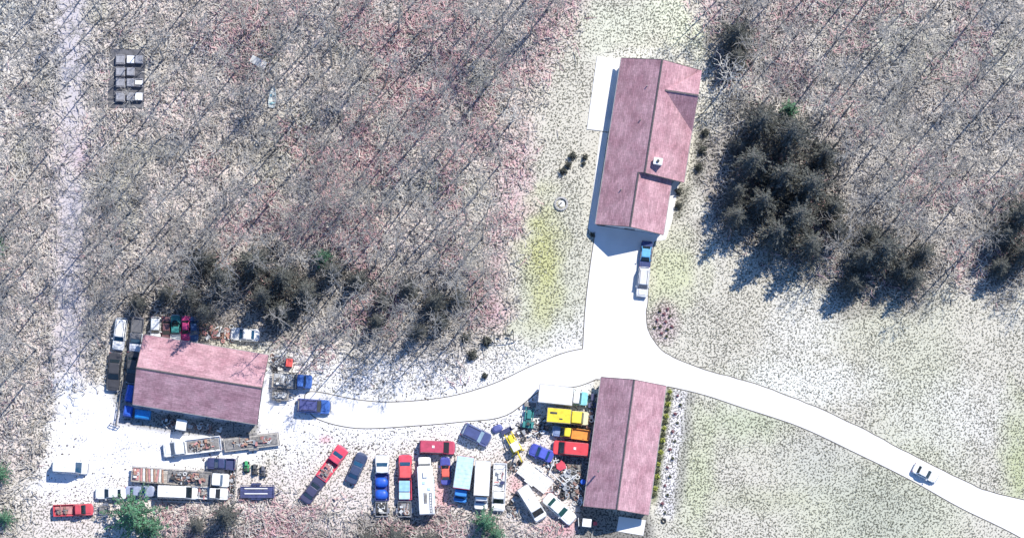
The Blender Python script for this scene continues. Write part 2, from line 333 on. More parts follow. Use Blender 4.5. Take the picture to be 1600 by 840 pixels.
# ------------------------------------------------------------------ concrete: lane, driveway, patio
def smooth_line(pts, k=6):
    out = []
    P_ = [pts[0]]+list(pts)+[pts[-1]]
    for i in range(1, len(P_)-2):
        p0, p1, p2, p3 = P_[i-1:i+3]
        for j in range(k):
            t = j/k; out.append(tuple(0.5*((2*p1[q])+(-p0[q]+p2[q])*t+(2*p0[q]-5*p1[q]+4*p2[q]-p3[q])*t*t+(-p0[q]+3*p1[q]-3*p2[q]+p3[q])*t**3) for q in (0, 1)))
    out.append(pts[-1]); return out
def offset_poly(poly, d):
    n = len(poly); out = []
    a = sum(poly[i][0]*poly[(i+1) % n][1]-poly[(i+1) % n][0]*poly[i][1] for i in range(n)); sg = 1 if a > 0 else -1
    for i in range(n):
        p0, p1, p2 = Vector(poly[i-1]), Vector(poly[i]), Vector(poly[(i+1) % n])
        e1 = (p1-p0); e2 = (p2-p1)
        if e1.length < 1e-6 or e2.length < 1e-6: out.append(tuple(p1)); continue
        n1 = Vector((e1.y, -e1.x)).normalized(); n2 = Vector((e2.y, -e2.x)).normalized(); nn = n1+n2
        if nn.length < 0.3: out.append(tuple(p1)); continue
        nn.normalize(); q = p1+nn*(sg*d/max(0.5, nn.dot(n1))); out.append((q.x, q.y))
    return out
def slab(name, px_poly, z0, z1, m, **kw):
    poly = [((x-800)/S, (420-y)/S) for x, y in px_poly]
    o = MB().prism(poly, z0, z1).build(name, m); tag(o, **kw); return poly
EDGE = mat('edge_soil', (0.13, 0.12, 0.10), 1.0, 0, 0.35, 3)
lane_up = smooth_line([(1012, 470), (1009, 500), (1018, 528), (1045, 555), (1100, 577), (1180, 600), (1260, 630), (1340, 666), (1420, 708), (1500, 748), (1560, 772), (1700, 800)])
lane_dn = smooth_line([(1700, 912), (1600, 842), (1500, 792), (1425, 750), (1340, 708), (1250, 666), (1160, 636), (1100, 616), (1045, 603)])
west = smooth_line([(935, 590), (900, 603), (850, 606), (790, 648), (720, 658), (650, 664), (560, 668), (500, 655), (480, 635), (485, 612), (560, 625), (620, 628), (700, 620), (770, 600), (830, 572), (880, 552), (911, 545)])
drive = smooth_line([(911, 545), (915, 480), (922, 420), (929, 372), (931, 352)])
jr = random.Random(3)
lane_poly = [(x+jr.uniform(-.6, .6), y+jr.uniform(-.6, .6)) for x, y in lane_up]+lane_dn+[(1040, 603), (990, 597), (940, 592)]+west[1:]+drive[1:]+[(1032, 366), (1022, 378), (1013, 420)]
lp = slab('driveway', lane_poly, -0.25, 0.05, CONC, kind='structure')
# a strip of bare dark soil along the concrete
MB().prism(offset_poly(lp, 0.16), -0.2, 0.012).build('soil_verge', EDGE)['kind'] = 'structure'
slab('patio', [(933, 88), (972, 93), (957, 190), (950, 206), (917, 202)], -0.2, 0.14, CONC, kind='structure')
slab('walkway', [(938, 206), (950, 208), (936, 300), (933, 355), (933, 372), (919, 358)], -0.2, 0.055, CONC, kind='structure')
slab('walkway', [(1046, 292), (1058, 278), (1062, 282), (1058, 300), (1050, 345), (1040, 374), (1024, 377), (1027, 364), (1036, 362), (1042, 340)], -0.2, 0.055, CONC, kind='structure')
slab('concrete_pad', [(967, 806), (1009, 812), (1005, 836), (963, 829)], -0.2, 0.09, CONC, kind='structure')

# ------------------------------------------------------------------ buildings
def gable_roof(parent, x0, x1, yc, hw0, hw1, ze, pitch, m, th=0.16, name='roof', cap=True, rakes=()):
    """ridge along local x from x0 to x1 at y=yc; half widths to -y (hw0) and +y (hw1)"""
    zr = ze + pitch*max(hw0, hw1)
    for sgn, hw in ((-1, hw0), (1, hw1)):
        ze_ = zr-pitch*hw
        b = MB(); a = [(x0, yc, zr), (x1, yc, zr), (x1, yc+sgn*hw, ze_), (x0, yc+sgn*hw, ze_)]
        lo = [(p[0], p[1], p[2]-th) for p in a]
        if sgn > 0: b.rings([a, lo])
        else: b.rings([lo, a])
        o = b.build(name, m, parent)
        e = MB()                                               # gutter along the eave and rake boards up the gable
        e.box(((x0+x1)/2, yc+sgn*(hw+0.06), ze_-0.10), (x1-x0, 0.10, 0.13)); e.build('gutter', GUTTER, o)
        ln = math.hypot(hw, pitch*hw)
        for ri, x in enumerate((x0-0.045, x1+0.045)):
            if (sgn, ri) in rakes: continue
            k = MB(); q = [(x-0.04, yc, zr+0.03), (x+0.04, yc, zr+0.03), (x+0.04, yc+sgn*hw, ze_+0.03), (x-0.04, yc+sgn*hw, ze_+0.03)]
            k.rings([q, [(p[0], p[1], p[2]-0.24) for p in q]] if sgn > 0 else [[(p[0], p[1], p[2]-0.24) for p in q], q]); k.build('rake_board', DARKT, o)
    if cap:
        c = MB()
        for sgn in (-1, 1):
            a = [(x0, yc, zr+0.09), (x1, yc, zr+0.09), (x1, yc+sgn*0.15, zr-pitch*0.15+0.08), (x0, yc+sgn*0.15, zr-pitch*0.15+0.08)]
            lo = [(p[0], p[1], p[2]-0.05) for p in a]
            c.rings([a, lo] if sgn > 0 else [lo, a])
        c.build('ridge_cap', DARKT, parent)
    return zr
def gable_walls(parent, x0, x1, y0, y1, ze, zr, m, inset=0.35, name='wall', drop=0.12):
    x0 += inset; x1 -= inset; a = y0+inset; b_ = y1-inset; yc = (y0+y1)/2; k = (zr-ze)/((y1-y0)/2)
    zt = ze+k*inset-0.18-drop*0; zc = zr-0.2
    r0 = [(x0, a, -0.1), (x0, b_, -0.1), (x0, b_, zt), (x0, yc, zc), (x0, a, zt)]
    r1 = [(x1, p[1], p[2]) for p in r0]
    b = MB(); b.rings([r1, r0]); return b.build(name, m, parent)
def opening(parent, side, c, wd, ht, z0, kind='window', m=None):
    """side: (nx, ny) outward normal in local axes; c = centre point (x, y) on the wall face"""
    nx_, ny_ = side; b = MB(); ang = math.atan2(ny_, nx_)
    fr = MB().box((c[0]+nx_*0.03, c[1]+ny_*0.03, z0+ht/2), (0.08, wd+0.2, ht+0.2), ang).build(kind if kind != 'garage_door' else 'garage_door', TRIM, parent)
    MB().box((c[0]+nx_*0.075, c[1]+ny_*0.075, z0+ht/2), (0.05, wd, ht), ang).build('pane' if kind == 'window' else 'door_panel', m or GLASS, fr)
    if kind != 'window':
        t_ = Vector((-ny_, nx_, 0)); q = Vector((c[0]+nx_*0.13, c[1]+ny_*0.13, z0+1.0))+t_*(wd*0.4)
        MB().box(q, (0.06, 0.12, 0.06), ang).build('handle', CHROME, fr)
    return fr

def placed(px, py, z, rz_img):
    p = at(px, py, z); return (p.x, p.y, 0), -R(rz_img)

# house: local x runs south (down the picture), local y runs east
ANG = math.atan2(-0.988, -0.154)          # world direction of local +x
P0 = at(971, 90, 2.9)
house = empty('house', (P0.x, P0.y, 0), ANG, 'long pink shingled house with chimney and white patio at the driveway top', 'house')
# ANG makes local +y point east
pm = 0.66; W_ = 12.6; LM = 17.6; LT = 26.1; WG = 10.7
zr_m = gable_roof(house, 0, LM, W_/2, W_/2, W_/2, 2.35, pm, ROOF, rakes=((-1, 1),))
gable_walls(house, 0, LM, 0, W_, 2.35, zr_m, WALLW)
zr_g = gable_roof(house, LM+0.004, LT, WG/2, WG/2, WG/2, 2.35, pm, ROOF, rakes=((-1, 0), (1, 0)))
gable_walls(house, LM-0.5, LT, 0, WG, 2.35, zr_g, WALLW)
# cross gable towards the east: its ridge runs along local y
yc_, y_in, y_out = 4.45, W_/2+1.15, W_+0.06
zr_c = zr_m - pm*1.15
for sgn, hw in ((-1, 4.45), (1, 5.15)):
    a = [(yc_, y_in, zr_c), (yc_, y_out, zr_c), (yc_+sgn*hw, y_out, zr_c-pm*hw), (yc_+sgn*hw*0.02, y_in, zr_c-pm*hw*0.02)]
    lo = [(p[0], p[1], p[2]-0.14) for p in a]; b = MB(); b.rings([lo, a] if sgn > 0 else [a, lo]); o = b.build('cross_gable_roof', ROOF, house)
b = MB(); b.box((yc_, (y_in+y_out)/2, zr_c+0.05), (0.24, y_out-y_in, 0.07)); b.build('ridge_cap', DARKT, house)
b = MB(); xw = W_-0.3
b.rings([[(yc_-4.0, xw, 0), (yc_+4.5, xw, 0), (yc_+4.5, xw, 2.35), (yc_, xw, zr_c-0.3), (yc_-4.0, xw, 2.5)], [(yc_-4.0, xw+0.12, 0), (yc_+4.5, xw+0.12, 0), (yc_+4.5, xw+0.12, 2.35), (yc_, xw+0.12, zr_c-0.3), (yc_-4.0, xw+0.12, 2.5)]][::-1]); b.build('gable_wall', WALLW, house)
ch = MB().box((15.6, W_/2+1.75, 5.5), (0.9, 1.25, 2.6)).build('chimney', BRICK, house)
MB().box((15.6, W_/2+1.75, 6.83), (1.05, 1.4, 0.1)).build('chimney_cap', CONC, ch)
MB().cyl((15.6, W_/2+1.75, 6.88), 0.22, 0.3, 12).build('flue', DARKF, ch)
for (x, y) in ((4.2, 4.6), (9.5, 4.4), (20.5, 3.1)):
    z = 2.35+pm*y; MB().cyl((x, y, z-0.2), 0.09, 0.65, 10).build('vent_pipe', STEEL, house)
for x in (3, 6.5, 10.5, 14): opening(house, (0, -1), (x, 0.35), 1.5, 1.2, 0.9)
opening(house, (0, -1), (8.4, 0.35), 1.8, 2.0, 0.1, 'door', GLASS)
for x in (9.5, 13.5): opening(house, (0, 1), (x, W_-0.35), 1.5, 1.2, 0.9)
for y in (3.0, 7.8): opening(house, (1, 0), (LT-0.35, y), 3.0, 2.2, 0.06, 'garage_door', TRIM)
for y in (3.5, 9): opening(house, (-1, 0), (0.35, y), 1.3, 1.2, 0.9)

# west shed (left) : local x along its ridge, east
def shed(pxc, pyc, ang_world, Lx, Wy, ze, pitch, label, doors):
    p = at(pxc, pyc, ze+0.5); e = empty('storage_shed', (p.x, p.y, 0), ang_world, label, 'shed', 'pink roofed storage sheds')
    zr = gable_roof(e, -Lx/2, Lx/2, 0, Wy/2, Wy/2, ze, pitch, ROOF)
    gable_walls(e, -Lx/2, Lx/2, -Wy/2, Wy/2, ze, zr, WALLW)
    for (sx, sy, t_, wd, ht, z0, kd) in doors:
        c = (sx*(Lx/2-0.35), t_) if sx else (t_, sy*(Wy/2-0.35))
        opening(e, (sx, sy), c, wd, ht, z0, kd, TRIM if kd != 'window' else GLASS)
    return e, zr
shed_w, zw = shed(313, 592, math.atan2(-0.162, 0.987), 19.6, 10.9, 3.6, 0.50, 'pink roofed shed with junk and cars packed round it, at the left', [(0, -1, -6, 3, 2.6, 0, 'garage_door'), (0, -1, -1, 3, 2.6, 0, 'garage_door'), (0, -1, 5, 1, 2.1, 0, 'door'), (1, 0, 0, 3, 2.6, 0, 'garage_door'), (0, 1, 3, 1.4, 1, 1.3, 'window'), (-1, 0, 1, 1.4, 1, 1.3, 'window')])
shed_e, ze_ = shed(976.5, 696, math.atan2(-0.991, -0.135), 20.2, 10.2, 2.4, 0.66, 'pink roofed shed beside the lane with a low green hedge along it', [(0, -1, -6, 3, 2.0, 0, 'garage_door'), (0, -1, 0, 3, 2.0, 0, 'garage_door'), (0, -1, 6, 3, 2.0, 0, 'garage_door'), (1, 0, -2, 3.2, 2.0, 0, 'garage_door'), (-1, 0, 2, 1, 1.95, 0, 'door'), (0, 1, 3, 1.4, 0.8, 1.0, 'window')])
# stove pipe lying against the roof of the east shed
MB().tube((4.6, -3.6, 4.1), (4.6, -3.6, 5.5), 0.14, None, 10).build('vent_pipe', STEEL, shed_e)

# ------------------------------------------------------------------ vehicles
def rrect(x0, x1, w, rf, rb, z, n=4, bow=0.0):
    """rounded plan outline, ccw; bow pushes the front and rear middles outwards"""
    h = w/2; P = []
    for cx, cy, r, a0 in ((x1-rf, h-rf, rf, 0), (x0+rb, h-rb, rb, 90), (x0+rb, -h+rb, rb, 180), (x1-rf, -h+rf, rf, 270)):
        for i in range(n+1):
            a = R(a0+90*i/n); x = cx+r*math.cos(a); y = cy+r*math.sin(a)
            x += bow*(1-(y/h)**2)*(1 if a0 in (0, 270) else -1)
            P.append((x, y, z))
        if a0 == 90 and bow: P.append((x0-bow, 0, z))
    if bow: P.append((x1+bow, 0, z))
    return P
def wheel(parent, x, y, r=0.34, wd=0.22, name='wheel'):
    s_ = 1 if y > 0 else -1
    o = MB().tube((x, y-wd/2, r), (x, y+wd/2, r), r, None, 16).build(name, RUBBER, parent)
    MB().tube((x, y+s_*(wd/2-0.02), r), (x, y+s_*(wd/2+0.015), r), r*0.58, None, 12).build('rim', RIM, o); return o
def cabin(parent, bx0, bx1, tx0, tx1, wb, wt, zb, zt, paintm, glass, sides=2, rear=True, glass_side=True):
    b = MB(); lo = rrect(bx0, bx1, wb, 0.14, 0.14, zb, 3, 0.05); mid = rrect(tx0-0.02, tx1+0.03, wt+0.05, 0.14, 0.14, zt-0.06, 3, 0.05); top = rrect(tx0+0.08, tx1-0.06, wt-0.12, 0.1, 0.1, zt, 3, 0.03)
    b.rings([lo, mid, top]); c = b.build('cabin', paintm, parent, bevel=0.02)
    h, k = wb/2, (wt+0.05)/2
    MB().pane([(bx1, -h, zb), (bx1, h, zb), (tx1+0.03, k, zt-0.06), (tx1+0.03, -k, zt-0.06)], (0.07, 0.05), 0.075, 0.03).build('windshield', glass, parent)
    if rear: MB().pane([(bx0, h, zb), (bx0, -h, zb), (tx0, -k, zt-0.06), (tx0, k, zt-0.06)], (0.09, 0.09), 0.07, 0.03).build('rear_window', glass, parent)
    if glass_side:
        for s_ in (-1, 1):
            for i in range(sides):
                u0, u1 = i/sides, (i+1)/sides
                A = (bx0+(bx1-bx0)*u0, s_*h, zb); B = (bx0+(bx1-bx0)*u1, s_*h, zb); Cc = (tx0+(tx1-tx0)*u1, s_*k, zt-0.06); D = (tx0+(tx1-tx0)*u0, s_*k, zt-0.06)
                q = [A, B, Cc, D] if s_ < 0 else [B, A, D, Cc]
                MB().pane(q, (0.09, 0.16), 0.012, 0.02).build('side_window', glass, parent)
    return c
def lights(parent, L, W, z=0.62):
    for s_ in (-1, 1):
        MB().box((L/2+0.0, s_*(W/2-0.28), z), (0.10, 0.32, 0.15)).build('headlight', LAMPM, parent)
        MB().box((-L/2-0.0, s_*(W/2-0.22), z+0.08), (0.08, 0.24, 0.15)).build('tail_light', REDL, parent)
def mirrors(parent, x, W, z, m):
    for s_ in (-1, 1): MB().box((x, s_*(W/2+0.09), z), (0.14, 0.2, 0.14)).build('mirror', m, parent)
def lower(parent, L, W, zh, m, rf=0.38, rb=0.3, bow=0.08, x0=None, x1=None, hood_drop=0.12, name='body'):
    x0 = -L/2 if x0 is None else x0; x1 = L/2 if x1 is None else x1
    def ring(ins, z, dr=0.0):
        r = rrect(x0+ins, x1-ins, W-2*ins, max(0.05, rf-ins), max(0.05, rb-ins), z, 4, bow)
        return [(p[0], p[1], p[2]-dr*max(0, (p[0]-(x1-1.3))/1.3)**1.5) for p in r]
    b = MB(); b.rings([ring(0.10, 0.22), ring(0.0, 0.42), ring(0.0, zh-0.16, hood_drop), ring(0.05, zh-0.04, hood_drop), ring(0.14, zh, hood_drop)])
    return b.build(name, m, parent, bevel=0.015)
def bumpers(e, L, W):
    MB().prism([(L/2+0.03, -W/2+0.15), (L/2+0.17, -W/2+0.3), (L/2+0.2, 0), (L/2+0.17, W/2-0.3), (L/2+0.03, W/2-0.15)], 0.32, 0.52).build('bumper', CHROME, e)
    MB().box((-L/2-0.08, 0, 0.45), (0.12, W-0.2, 0.18)).build('bumper', CHROME, e)
def root(kind, px, py, head, label, cat, group=None, zref=1.0):
    p = at(px, py, zref); return empty(kind, (p.x, p.y, BASE), R(head), label, cat, group)
BASE = 0.01
GV = 'vehicles parked about the property'
def sedan(px, py, head, label, c, L=4.7, W=1.8, roof=None, glass=GLASS, group=GV, kind='sedan', z=None):
    e = root(kind, px, py, head, label, 'car', group); m = paint(c)
    if z is not None: e.location.z = z
    lower(e, L, W, 0.92, m, 0.42, 0.36, 0.1)
    s_ = L/4.7
    cabin(e, -1.55*s_, 0.95*s_, -1.0*s_, 0.25*s_, W-0.18, W-0.5, 0.88, 1.42, paint(roof) if roof else m, glass)
    MB().box((1.55*s_, 0, 0.925-0.03), (0.9*s_, W*0.62, 0.03)).build('hood', m, e)
    for x in (-1.4*s_, 1.42*s_):
        for y in (-1, 1): wheel(e, x, y*(W/2-0.1))
    lights(e, L, W); mirrors(e, 0.75*s_, W, 0.98, m); bumpers(e, L, W); return e
def suv(px, py, head, label, c, L=4.8, W=1.9, roof=None, glass=GLASS, kind='suv', Hh=1.78, group=GV, rack=True):
    e = root(kind, px, py, head, label, 'car', group); m = paint(c); s_ = L/4.8
    lower(e, L, W, 1.02, m, 0.36, 0.24, 0.07)
    cabin(e, -L/2+0.1, 1.1*s_, -L/2+0.35, 0.45*s_, W-0.14, W-0.38, 0.98, Hh, paint(roof) if roof else m, glass, 3)
    if rack:
        for y in (-1, 1): MB().box((-0.7*s_, y*(W/2-0.36), Hh+0.05), (2.2*s_, 0.05, 0.06)).build('roof_rail', DARKF, e)
    MB().box((1.65*s_, 0, 1.0), (0.9*s_, W*0.6, 0.04)).build('hood', m, e)
    for x in (-1.45*s_, 1.45*s_):
        for y in (-1, 1): wheel(e, x, y*(W/2-0.1), 0.37)
    lights(e, L, W, 0.72); mirrors(e, 0.85*s_, W, 1.1, m); bumpers(e, L, W); return e
def van(px, py, head, label, c, L=5.3, W=2.0, Hh=2.35, glass=GLASS, hood=1.0, roof=None, vents=1, group=GV):
    e = root('van', px, py, head, label, 'van', group, 1.5); m = paint(c); hx = L/2-hood
    lower(e, L, W, 1.08, m, 0.34, 0.16, 0.06)
    cabin(e, -L/2+0.06, hx+0.15, -L/2+0.12, hx-0.8, W-0.1, W-0.28, 1.04, Hh, paint(roof) if roof else m, glass, 4)
    for i in range(vents): MB().box((-0.6-0.9*i, 0, Hh+0.05), (0.42, 0.42, 0.1), taper=0.8).build('roof_vent', TRIM, e)
    for x in (-L/2+0.95, L/2-0.9):
        for y in (-1, 1): wheel(e, x, y*(W/2-0.1), 0.37)
    for y in (-1, 1): MB().box(((hx-0.8-L/2)/2+0.05, y*(W/2-0.15), Hh-0.05), (L/2+hx-1.1, 0.05, 0.05)).build('drip_rail', STEEL, e)
    lights(e, L, W, 0.75); mirrors(e, hx-0.1, W, 1.2, DARKF); bumpers(e, L, W); return e
def pickup(px, py, head, label, c, L=5.4, W=1.95, roof=None, hood=None, bed=None, glass=GLASS, crew=0.0, bedc=None, kind='pickup_truck', group=GV, rack=False, bedlen=None):
    e = root(kind, px, py, head, label, 'pickup truck', group, 1.1); m = paint(c)
    x1 = L/2; hl = 1.25; cab = 1.55+crew; xc1 = x1-hl+0.1; xc0 = xc1-cab-0.15; xb0 = -L/2; xb1 = xc0-0.06
    lower(e, L, W, 1.02, paint(hood) if hood else m, 0.32, 0.1, 0.06, xc0, x1)
    cabin(e, xc0+0.04, xc1, xc0+0.16, xc1-0.72, W-0.14, W-0.4, 0.98, 1.75, paint(roof) if roof else m, glass, 2 if crew else 1)
    MB().box((x1-0.72, 0, 1.005), (0.8, W*0.6, 0.04)).build('hood', paint(hood) if hood else m, e)
    bm = paint(bedc) if bedc else m; b = MB()
    b.box(((xb0+xb1)/2, 0, 0.66), (xb1-xb0, W-0.12, 0.10))
    for y in (-1, 1): b.box(((xb0+xb1)/2, y*(W/2-0.06), 0.78), (xb1-xb0, 0.11, 0.52))
    b.box((xb1-0.05, 0, 0.82), (0.08, W-0.24, 0.42)); b.build('truck_bed', bm, e, bevel=0.015)
    MB().box((xb0+0.02, 0, 0.80), (0.07, W-0.25, 0.46)).build('tailgate', bm, e)
    if rack:
        r_ = MB()
        for x in (xb0+0.2, xb1-0.15):
            for y in (-1, 1): r_.tube((x, y*(W/2-0.06), 1.04), (x, y*(W/2-0.06), 1.85), 0.035)
            r_.tube((x, -W/2+0.06, 1.85), (x, W/2-0.06, 1.85), 0.035)
        for y in (-1, 1): r_.tube((xb0+0.1, y*(W/2-0.06), 1.85), (x1-1.3, y*(W/2-0.06), 1.85), 0.04)
        r_.build('ladder_rack', TRIM, e)
    for x in (xb0+1.0, x1-0.95):
        for y in (-1, 1): wheel(e, x, y*(W/2-0.1), 0.38)
    lights(e, L, W, 0.74); mirrors(e, xc1-0.3, W, 1.12, DARKF); bumpers(e, L, W)
    e['bed'] = 0; del e['bed']; BED[e.name] = (xb0+0.15, xb1-0.15, W-0.36, 0.71); return e
BED = {}
def cabunit(e, x0, x1, W, m, glass, zt=2.25, hood=0.0, hoodm=None):
    hx = x1-hood
    b = MB(); b.rings([rrect(x0, x1, W-0.12, 0.2, 0.08, 0.4, 4, 0.04), rrect(x0, x1, W, 0.28, 0.1, 0.6, 4, 0.05), rrect(x0, x1, W, 0.28, 0.1, 1.15, 4, 0.05), rrect(x0+0.04, x1-0.06, W-0.12, 0.25, 0.1, 1.25, 4, 0.04)]); b.build('body', hoodm or m, e, bevel=0.02)
    cabin(e, x0+0.03, hx-0.06, x0+0.08, hx-0.42, W-0.1, W-0.34, 1.2, zt, m, glass, 1, False)
    for s_ in (-1, 1): MB().box((x1, s_*(W/2-0.3), 0.8), (0.12, 0.3, 0.18)).build('headlight', LAMPM, e)
    mirrors(e, hx-0.2, W+0.1, 1.5, DARKF)
def boxtruck(px, py, head, label, boxc, cabc, L=7.2, W=2.4, Hb=3.1, cab=1.9, hood=0.6, glass=GLASS, hoodc=None, trim=None, ribs=True, group=GV):
    e = root('box_truck', px, py, head, label, 'box truck', group, 2.4); xb1 = L/2-cab-0.1
    bx = MB(); bx.rings([rrect(-L/2, xb1, W, 0.05, 0.05, 0.85, 1), rrect(-L/2, xb1, W, 0.05, 0.05, Hb-0.05, 1), rrect(-L/2+0.05, xb1-0.05, W-0.1, 0.05, 0.05, Hb, 1)])
    bo = bx.build('cargo_box', paint(boxc), e)
    if ribs:
        r_ = MB()
        n = int((xb1+L/2)/0.6)
        for i in range(n): r_.box((-L/2+0.3+0.6*i, 0, Hb+0.006), (0.035, W-0.16, 0.018))
        r_.build('roof_rib', TRIM if boxc[0] > 0.5 else paint(tuple(x*0.8 for x in boxc)), bo)
    b = MB(); b.box((-L/2-0.02, 0, Hb-0.08), (0.06, W+0.05, 0.14)); b.box((xb1+0.02, 0, Hb-0.08), (0.06, W+0.05, 0.14)); b.build('edge_rail', paint(trim) if trim else STEEL, bo); b = MB()
    for y in (-1, 1): b.box(((xb1-L/2)/2, y*(W/2+0.01), Hb-0.05), (xb1+L/2, 0.06, 0.10))
    b.build('side_rail', STEEL, bo)
    MB().box((0, 0, 0.7), (L-1.0, 0.9, 0.22)).build('chassis', DARKF, e)
    cabunit(e, xb1+0.12, L/2, min(W, 2.1), paint(cabc), glass, 2.3, hood, paint(hoodc) if hoodc else None)
    for x in (-L/2+1.3, L/2-0.95):
        for y in (-1, 1): wheel(e, x, y*(min(W, 2.1)/2-0.14), 0.42, 0.28)
    return e
def flatbed(px, py, head, label, cabc, L=9.0, W=2.3, cab=2.4, hood=0.9, glass=GLASS, group=GV, stakes=True):
    e = root('flatbed_truck', px, py, head, label, 'flatbed truck', group, 1.3); xb1 = L/2-cab-0.1
    b = MB()
    for i in range(int(W/0.28)): b.box(((-L/2+xb1)/2, -W/2+0.15+0.28*i, 1.0), (xb1+L/2, 0.26, 0.08))
    d = b.build('deck', WOOD, e); r_ = MB()
    for y in (-1, 1):
        r_.box(((-L/2+xb1)/2, y*(W/2+0.03), 0.98), (xb1+L/2, 0.07, 0.16))
        if stakes: r_.box(((-L/2+xb1)/2, y*(W/2+0.03), 1.35), (xb1+L/2, 0.05, 0.10))
        for k in range(int((xb1+L/2)/1.0)): r_.box((-L/2+0.3+k*1.0, y*(W/2+0.03), 1.2), (0.06, 0.06, 0.45))
    r_.build('side_rail', STEEL, e)
    MB().box((xb1, 0, 1.5), (0.08, W, 1.0)).build('headboard', STEEL, e); MB().box((0, 0, 0.7), (L-1.4, 0.9, 0.24)).build('chassis', DARKF, e)
    cabunit(e, xb1+0.14, L/2, min(2.1, W), paint(cabc), glass, 2.15, hood)
    for x in (-L/2+1.2, -L/2+2.2, L/2-0.95):
        for y in (-1, 1): wheel(e, x, y*(min(W, 2.1)/2-0.16), 0.42, 0.28)
    BED[e.name] = (-L/2+0.15, xb1-0.15, W-0.2, 1.05); return e
def trailer(px, py, head, label, L=3.0, W=1.8, m=STEEL, deck=WOOD, rails=True, tongue=1.2, axles=1, zd=0.6, group='trailers in the yard', cat='trailer', deckh=0.4):
    e = root('utility_trailer', px, py, head, label, cat, group, 0.8)
    b = MB()
    for i in range(int(W/0.25)): b.box((0, -W/2+0.14+0.25*i, zd), (L, 0.22, 0.06))
    b.build('deck', deck, e); f = MB()
    for y in (-1, 1): f.box((0, y*(W/2+0.03), zd), (L+0.1, 0.08, 0.14))
    for x in (-1, 1): f.box((x*(L/2+0.03), 0, zd), (0.08, W, 0.14))
    f.build('frame', m, e)
    if rails:
        r_ = MB()
        for y in (-1, 1):
            r_.tube((-L/2, y*W/2, zd+deckh), (L/2, y*W/2, zd+deckh), 0.04)
            for x in (-L/2, 0, L/2): r_.tube((x, y*W/2, zd), (x, y*W/2, zd+deckh), 0.03)
        for x in (-L/2, L/2): r_.tube((x, -W/2, zd+deckh), (x, W/2, zd+deckh), 0.04)
        r_.build('side_rail', m, e)
    t_ = MB()
    for y in (-1, 1): t_.tube((L/2, y*W*0.35, zd-0.06), (L/2+tongue, 0, zd-0.1), 0.05)
    t_.build('tongue', m, e)
    for a_ in range(axles):
        for y in (-1, 1):
            x = -0.2-0.75*a_+0.37*(axles-1)
            wheel(e, x, y*(W/2+0.22), 0.32, 0.2); MB().box((x, y*(W/2+0.22), 0.69), (0.8, 0.26, 0.05)).build('fender', m, e)
    BED[e.name] = (-L/2+0.1, L/2-0.1, W-0.2, zd+0.05); return e
JUNKM = [STEEL, RUST, WOOD, BROWNW, mat('dull_white_sheet', (0.62, 0.62, 0.60), 0.6, 0, 0.2), mat('grey_sheet', (0.34, 0.35, 0.36), 0.6, 0, 0.25), DARKF, mat('faded_red_metal', (0.42, 0.19, 0.18), 0.6, 0, 0.3)]
def junk(e, label, n=26, ms=None, zmax=0.6, seed=1, x0=None, x1=None, name='scrap_load', frame=True, size=1.0, group='scrap lying on the vehicles'):
    """a loose load lying on the bed of e; a thing of its own, with its pieces sorted by material"""
    a, b_, w_, z = BED[e.name]; a = a if x0 is None else x0; b_ = b_ if x1 is None else x1
    rd = random.Random(seed); ms = ms or JUNKM
    l = empty(name, e.location+Vector((math.cos(e.rotation_euler.z)*(a+b_)/2, math.sin(e.rotation_euler.z)*(a+b_)/2, z)), e.rotation_euler.z, label, 'scrap', group, 'stuff')
    bs = [MB() for _ in ms]; hl = (b_-a)/2
    for i in range(n):
        k = rd.randrange(len(ms)); t_ = rd.random()
        if t_ < 0.5: d = (rd.uniform(0.5, 1.5)*size, rd.uniform(0.06, 0.2), rd.uniform(0.04, 0.12))
        elif t_ < 0.85: d = (rd.uniform(0.25, 0.7)*size, rd.uniform(0.2, 0.55)*size, rd.uniform(0.08, 0.4))
        else: d = None
        x = rd.uniform(-hl+0.3, hl-0.3); y = rd.uniform(-w_/2+0.25, w_/2-0.25); zz = rd.uniform(0.12, zmax)
        if d:
            d = (min(d[0], 2*hl-0.4), min(d[1], w_-0.2), d[2])
            bs[k].box((x*0.8, y*0.8, zz), d, rd.choice((0, 1.57, rd.uniform(-1.5, 1.5))), rd.uniform(-0.2, 0.2), rd.uniform(-0.2, 0.2))
        else: bs[k].torus((x*0.85, y*0.8, zz), rd.uniform(0.2, 0.3), 0.08)
    bs[0].box((0, 0, 0.06), (2*hl-0.3, w_-0.3, 0.10))
    for b, m in zip(bs, ms):
        if b.f: b.build('scrap_pieces', m, l)
    return l

# -- vehicles north and west of the west shed
suv(187, 521, -97, 'white estate with pale blue glass in the gap beside the woods, left of the shed', WHITE, 4.9, 1.9, glass=GLASSB)
t = pickup(213, 522, -96, 'grey pickup with a white tailgate and pale hood, hard against the shed corner', (0.12, 0.12, 0.13), 5.2, 1.9, hood=(0.62, 0.64, 0.72), glass=GLASSB)
sedan(178, 580, -95, 'long black car on the white gravel edge below the white estate', BLACK, 5.8, 2.1)
sedan(206, 573, -94, 'dark grey car squeezed between the black car and the west shed', (0.055, 0.055, 0.06), 4.7, 1.9)
suv(243, 512, -92, 'small white hatchback with its nose to the shed roof edge', WHITE, 3.4, 1.65, kind='hatchback', rack=False)
sedan(260, 514, -90, 'maroon car between two white ones behind the west shed', (0.16, 0.07, 0.075), 3.8, 1.55)
pickup(274, 512, 90, 'small teal pickup with a white bed and a dark tyre in it', TEAL, 3.9, 1.55, bedc=WHITE)
sedan(290, 513, -90, 'magenta red car parked behind the west shed', (0.55, 0.04, 0.18), 3.8, 1.5)
sedan(303, 514, -90, 'dark blue narrow car right of the magenta car', (0.03, 0.08, 0.2), 3.8, 1.4, glass=GLASSB)
